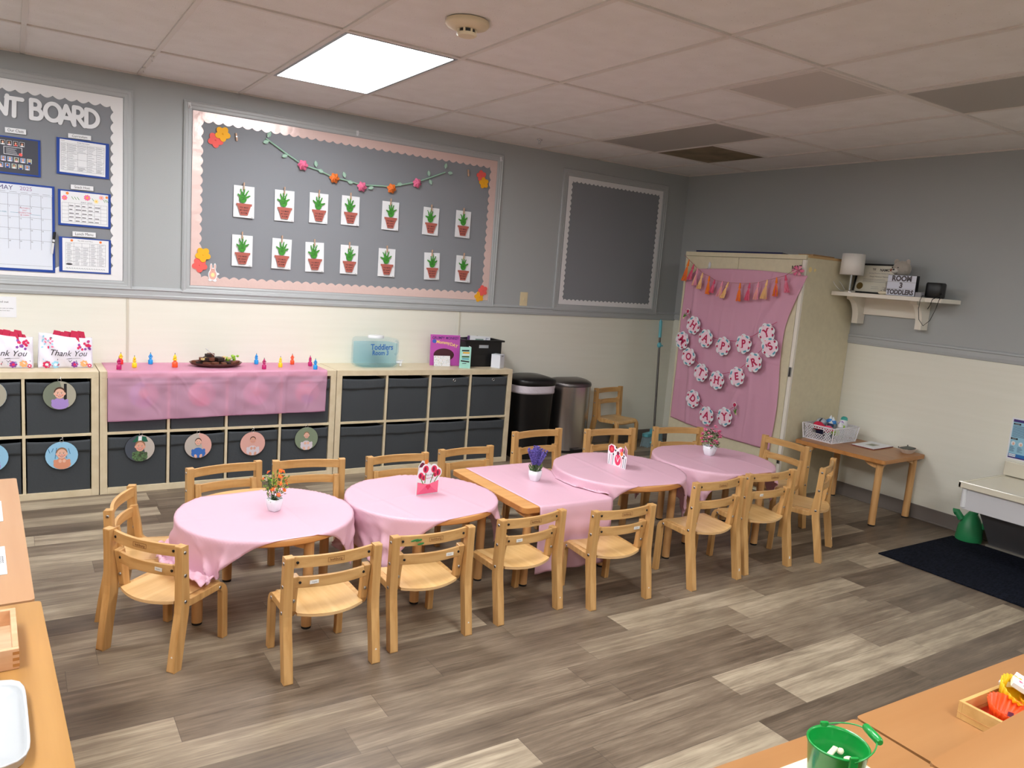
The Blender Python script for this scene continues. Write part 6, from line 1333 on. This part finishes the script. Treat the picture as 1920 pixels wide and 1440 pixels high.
tcx = wood('shelf_top_beech_warm', (174, 126, 80), (166, 117, 71), 'x', s=.35, rough=.35)
def Mrot(xr, y0, y1, X, rz):   # right edge passes (xr, (y0+y1)/2)
    return loc(xr-X, (y0+y1)/2, 0, rz)
low_shelf(Mrot(-5.4515, -3.268, -2.052, .20, 1.65), .20, .607, .600, 'pale beech low shelf at the left edge, farther from the camera', ta)
low_shelf(Mrot(-5.396, -4.495, -3.280, .20, 2.4), .20, .607, .600, 'golden oak low shelf at the lower left, nearest the camera', tb)
low_shelf(loc(-4.440, -4.7165, 0, -3.0), .555, .140, .600, 'lower beech shelf under the green bucket', tcx)
low_shelf(loc(-3.296, -4.751, 0, -1.9), .580, .130, .600, 'lower beech shelf under the wooden tray at right', tcx)
low_shelf(loc(-4.780, -5.055, 0, -1.0), .585, .145, .780, 'taller beech shelf at the bottom edge, left of the seam', tcx)
low_shelf(loc(-3.585, -5.054, 0, .6), .600, .145, .780, 'taller beech shelf at the lower right corner', tcx)
zf = .6005
for x, y, w_, h_, s, lab in ((-5.565, -2.465, .053, .115, 'mmmm', 'white word card at the left edge of the pale shelf, farther from the camera'), (-5.555, -2.945, .056, .115, 'sssss', 'white word card at the left edge of the pale shelf, nearer the wooden tray')):
    t = thing('word_card', lab, 'card', loc(x, y, zf, 2)); b = MB(); b.box(-w_, w_, -h_, h_, 0, .002, M_white); b.build('card', t); b = MB(); b.T = Matrix.Rotation(pi/2, 4, 'Z'); b.text(s, .030, M_ink, 0, -w_+.015, .0024); b.text('%s' % s, .012, M_greyink, 0, -w_+.034, .0024); b.build('writing', t)
t = thing('wooden_tray', 'small wooden tray with finger joints on the golden oak shelf', 'tray', loc(-5.592, -3.522, zf, 1.5))
lw = wood('tray_wood_pale', (226, 180, 140), (212, 160, 118), 'x', s=.8); X, Y = .118, .112
b = MB(); b.box(-X+.01, X-.01, -Y+.01, Y-.01, .004, .010, mat('tray_ply', (226, 200, 164), .5, noise=((206, 176, 140), (10, 40, 10), .3, .7))); b.build('bottom', t)
for a in ((-X, X, -Y, -Y+.012), (-X, X, Y-.012, Y)): b = MB(); b.box(*a, 0, .048, lw); b.build('side', t, bevel=.0015)
for a in ((-X+.0, -X+.012, -Y+.012, Y-.012), (X-.012, X, -Y+.012, Y-.012)): b = MB(); b.box(*a, 0, .048, lw); b.build('side', t, bevel=.0015)
b = MB()
for k in range(3):
    for y in (-Y, Y): b.box(X-.012, X+.0004, y-.0004 if y < 0 else y-.012, y+.012 if y < 0 else y+.0004, .006+.014*k, .013+.014*k, M_edge)
b.build('finger_joints', t)
t = thing('white_tray', 'shallow white plastic tray with rounded corners on the golden oak shelf', 'tray', loc(-5.610, -3.875, zf, 1.5))
b = MB(); b.lathe([(.93, 0), (.965, .004), (.985, .020), (1, .022), (.99, .0245), (.955, .016), (.93, .007), (.0, .0065)], mat('white_tray_plastic', (200, 204, 208), .3), 64, sx=.152, sy=.160, e=7, cap1=False); b.build('dish', t)
b = MB(); b.stroke([(.05, -.02), (.066, -.022), (.075, -.018)], .002, .0068, .0072, M_cabed, False); b.build('scratch', t)
t = thing('ceramic_cup', 'small pale blue-grey cup beside the wooden tray at the left edge', 'cup', loc(-5.555, -3.672, zf)); b = MB(); b.lathe([(.022, 0), (.030, .03), (.032, .048), (.029, .048), (.026, .03), (.018, .006)], mat('blue_grey_glaze', (150, 170, 178), .2, coat=.4), 26); b.build('body', t)
# puzzle board, bucket
t = thing('puzzle_board', 'cream picture board printed with blue shapes under the green bucket', 'board', loc(-4.200, -4.752, zf, -3))
b = MB(); b.box(-.170, .170, -.078, .100, 0, .008, mat('cream_board', (232, 228, 196), .4)); b.build('board', t, bevel=.002)
b = MB(); dbl = mat('cobalt_print', (30, 90, 170), .5); bro = mat('taupe_print', (150, 130, 120), .5)
for x, y, r1, m in ((-.10, .055, .02, dbl), (-.06, .07, .016, dbl), (-.13, .07, .012, bro), (-.085, .080, .012, bro), (-.05, .05, .010, g2), (.13, .03, .022, dbl), (.125, .0, .018, dbl), (.135, .06, .014, bro), (.10, .06, .008, g2), (-.14, .03, .014, dbl)): b.disc(x, y, r1+.004, r1*.6+.004, .008, .0083, M_greyink, 20, rot=x*30); b.disc(x, y, r1, r1*.6, .0083, .0087, m, 20, rot=x*30)
b.build('printed_shapes', t)
t = thing('bucket', 'small green metal bucket of shells with a wire handle at the bottom', 'bucket', loc(-4.226, -4.778, zf+.009))
M_bg = mat('green_enamel', (18, 150, 62), .3, coat=.4)
b = MB(); b.lathe([(.036, 0), (.038, .002), (.0525, .132), (.055, .135), (.0525, .1375), (.0505, .132), (.0360, .004), (.0, .004)], M_bg, 44, cap1=False); b.build('body', t)
for sgn in (1, -1):
    b = MB(); b.T = Matrix.Rotation(rad(62), 4, 'Z'); b.box(sgn*.054-.003, sgn*.054+.003, -.008, .008, .116, .143, M_bg); b.build('ear', t, bevel=.002)
b = MB(); b.T = Matrix.Rotation(rad(62), 4, 'Z') @ Matrix.Translation((0, 0, .134)) @ Matrix.Rotation(rad(163), 4, 'X'); b.tube([(.057*cos(a), .066*sin(a), 0) for a in [pi*i/18 for i in range(-0, 19)]], .0014, M_bg, 6); b.build('wire_handle', t)
b = MB(); b.T = Matrix.Rotation(rad(62), 4, 'Z') @ Matrix.Translation((0, 0, .134)) @ Matrix.Rotation(rad(163), 4, 'X'); b.tube([(-.026, .0655, 0), (-.022, .0655, 0), (0, .0655, 0), (.022, .0655, 0), (.026, .0655, 0)], .007, M_bg, 14, rs=[.005, .0075, .0082, .0075, .005]); b.build('grip', t)
rng = random.Random(3)
for i in range(9):
    a = i*2.4; q = .030*sqrt((i+.5)/9); b = MB(); b.ball((0, 0, 0), (.010, .0065, .005), mat('shell_cream', (226, 216, 190), .5) if i % 3 else mat('shell_brown', (90, 66, 50), .5), 10, 6)
    tag(b.build('seashell', None, Matrix.Translation((-4.226+q*cos(a), -4.778+q*sin(a), zf+.009+.092+.006*(i % 3))) @ Matrix.Rotation(a, 4, 'Z')), 'small shell lying in the green bucket', 'shell', 'shells in the green bucket')
b = MB(); b.T = Matrix.Translation((-4.232, -4.770, zf+.118)) @ Matrix.Rotation(rad(15), 4, 'Z'); b.box(-.026, .026, -.005, .005, 0, .005, mat('shell_cream', (226, 216, 190))); b.T = Matrix(); tag(b.build('wooden_stick', bevel=.002), 'short pale stick lying on the shells in the bucket', 'stick')
# tray with silicone cups
t = thing('wooden_tray', 'small pale wooden tray of coloured baking cups at the lower right', 'tray', loc(-3.525, -4.795, zf, -2))
X, Y = .125, .078; pw = wood('tray_wood_pine', (226, 186, 120), (210, 166, 100), 'x', s=.8)
b = MB(); b.box(-X+.008, X-.008, -Y+.008, Y-.008, 0, .006, mat('red_tray_liner', (206, 60, 30), .6)); b.build('bottom', t)
for a in ((-X, X, -Y, -Y+.009), (-X, X, Y-.009, Y), (-X, -X+.009, -Y+.009, Y-.009), (X-.009, X, -Y+.009, Y-.009)): b = MB(); b.box(*a, 0, .042, pw); b.box(a[0]-.0006, a[1]+.0006, a[2]-.0006, a[3]+.0006, .014, .0155, M_edge); b.build('side', t, bevel=.0015)
def silicone(x, y, z, col, label, tilt, ax):
    tt = thing('baking_cup', label, 'baking cup', Matrix.Translation((x, y, z)) @ Matrix.Rotation(rad(tilt), 4, ax)); b = MB(); n = 96; vs = []
    for r0, zz, a_ in ((.029, 0, .01), (.046, .036, .045)): vs += [(r0*(1+a_*cos(24*2*pi*i/n))*cos(2*pi*i/n), r0*(1+a_*cos(24*2*pi*i/n))*sin(2*pi*i/n), zz) for i in range(n)]
    b.add(vs, [(i, (i+1) % n, n+(i+1) % n, n+i) for i in range(n)]+[tuple(range(n))[::-1]], col, True); b.build('cup', tt, solid=.0015); return tt
silicone(-3.588, -4.786, zf+.020, mat('orange_silicone', (255, 82, 20), .4), 'bright orange ridged baking cup leaning in the right tray', 14, 'X')
silicone(-3.508, -4.762, zf+.034, mat('yellow_silicone', (236, 190, 20), .4), 'yellow ridged baking cup at the back of the right tray', 30, 'X')
silicone(-3.480, -4.818, zf+.014, mat('amber_silicone', (214, 150, 20), .4), 'amber ridged baking cup at the near side of the right tray', 0, 'X')
b = MB(); b.box(-.020, .020, -.006, .006, 0, .004, mat('dark_plum', (66, 36, 66), .4)); tag(b.build('plum_chip', None, Matrix.Translation((-3.584, -4.796, zf+.030)) @ Matrix.Rotation(rad(20), 4, 'Z'), bevel=.002), 'dark plum chip lying in the orange baking cup', 'chip')
for i, (x, y, z, r, tl) in enumerate(((-3.492, -4.772, .070, 25, 22), (-3.462, -4.790, .066, -30, 15), (-3.440, -4.765, .064, 60, 28), (-3.470, -4.742, .060, 10, -20))):
    tt = thing('heart_cube', 'white paper packet with rose hearts in the right tray, %s' % ['foremost', 'second', 'rightmost', 'farthest back'][i], 'packet', Matrix.Translation((x, y, zf+z)) @ Matrix.Rotation(rad(r), 4, 'Z') @ Matrix.Rotation(rad(tl), 4, 'X'), 'white heart packets in the right tray')
    b = MB(); b.box(-.021, .021, -.021, .021, -.006, .006, M_white); b.build('packet', tt, bevel=.001)
    b = MB(); hr = mat('rose_heart_print', (206, 90, 130), .5)
    for hx_, hy_ in ((-.006, -.005), (.007, .004)): b.disc(hx_-.0022, hy_+.001, .0026, .0026, .006, .0064, hr, 10); b.disc(hx_+.0022, hy_+.001, .0026, .0026, .006, .0064, hr, 10); b.prism([(hx_-.0046, hy_), (hx_+.0046, hy_), (hx_, hy_-.006)], .006, .0064, hr)
    b.build('hearts', tt)

for i, y in enumerate((-.62, -.28)):
    b = MB(); b.box(-.008, .008, -.020, .020, -.004, 0, M_clrp := mat('clear_hook_plastic', (226, 222, 218), .15)); b.tube([(0, -.01, -.004), (0, -.004, -.022), (0, .010, -.026), (0, .016, -.016)], .003, M_clrp, 6)
    tag(b.build('adhesive_hook', None, loc(-4.80, y, H-.004)), 'clear hook stuck on the ceiling grid left of the lit panel, %s the wall' % ('farther from' if i == 0 else 'nearer to'), 'hook')
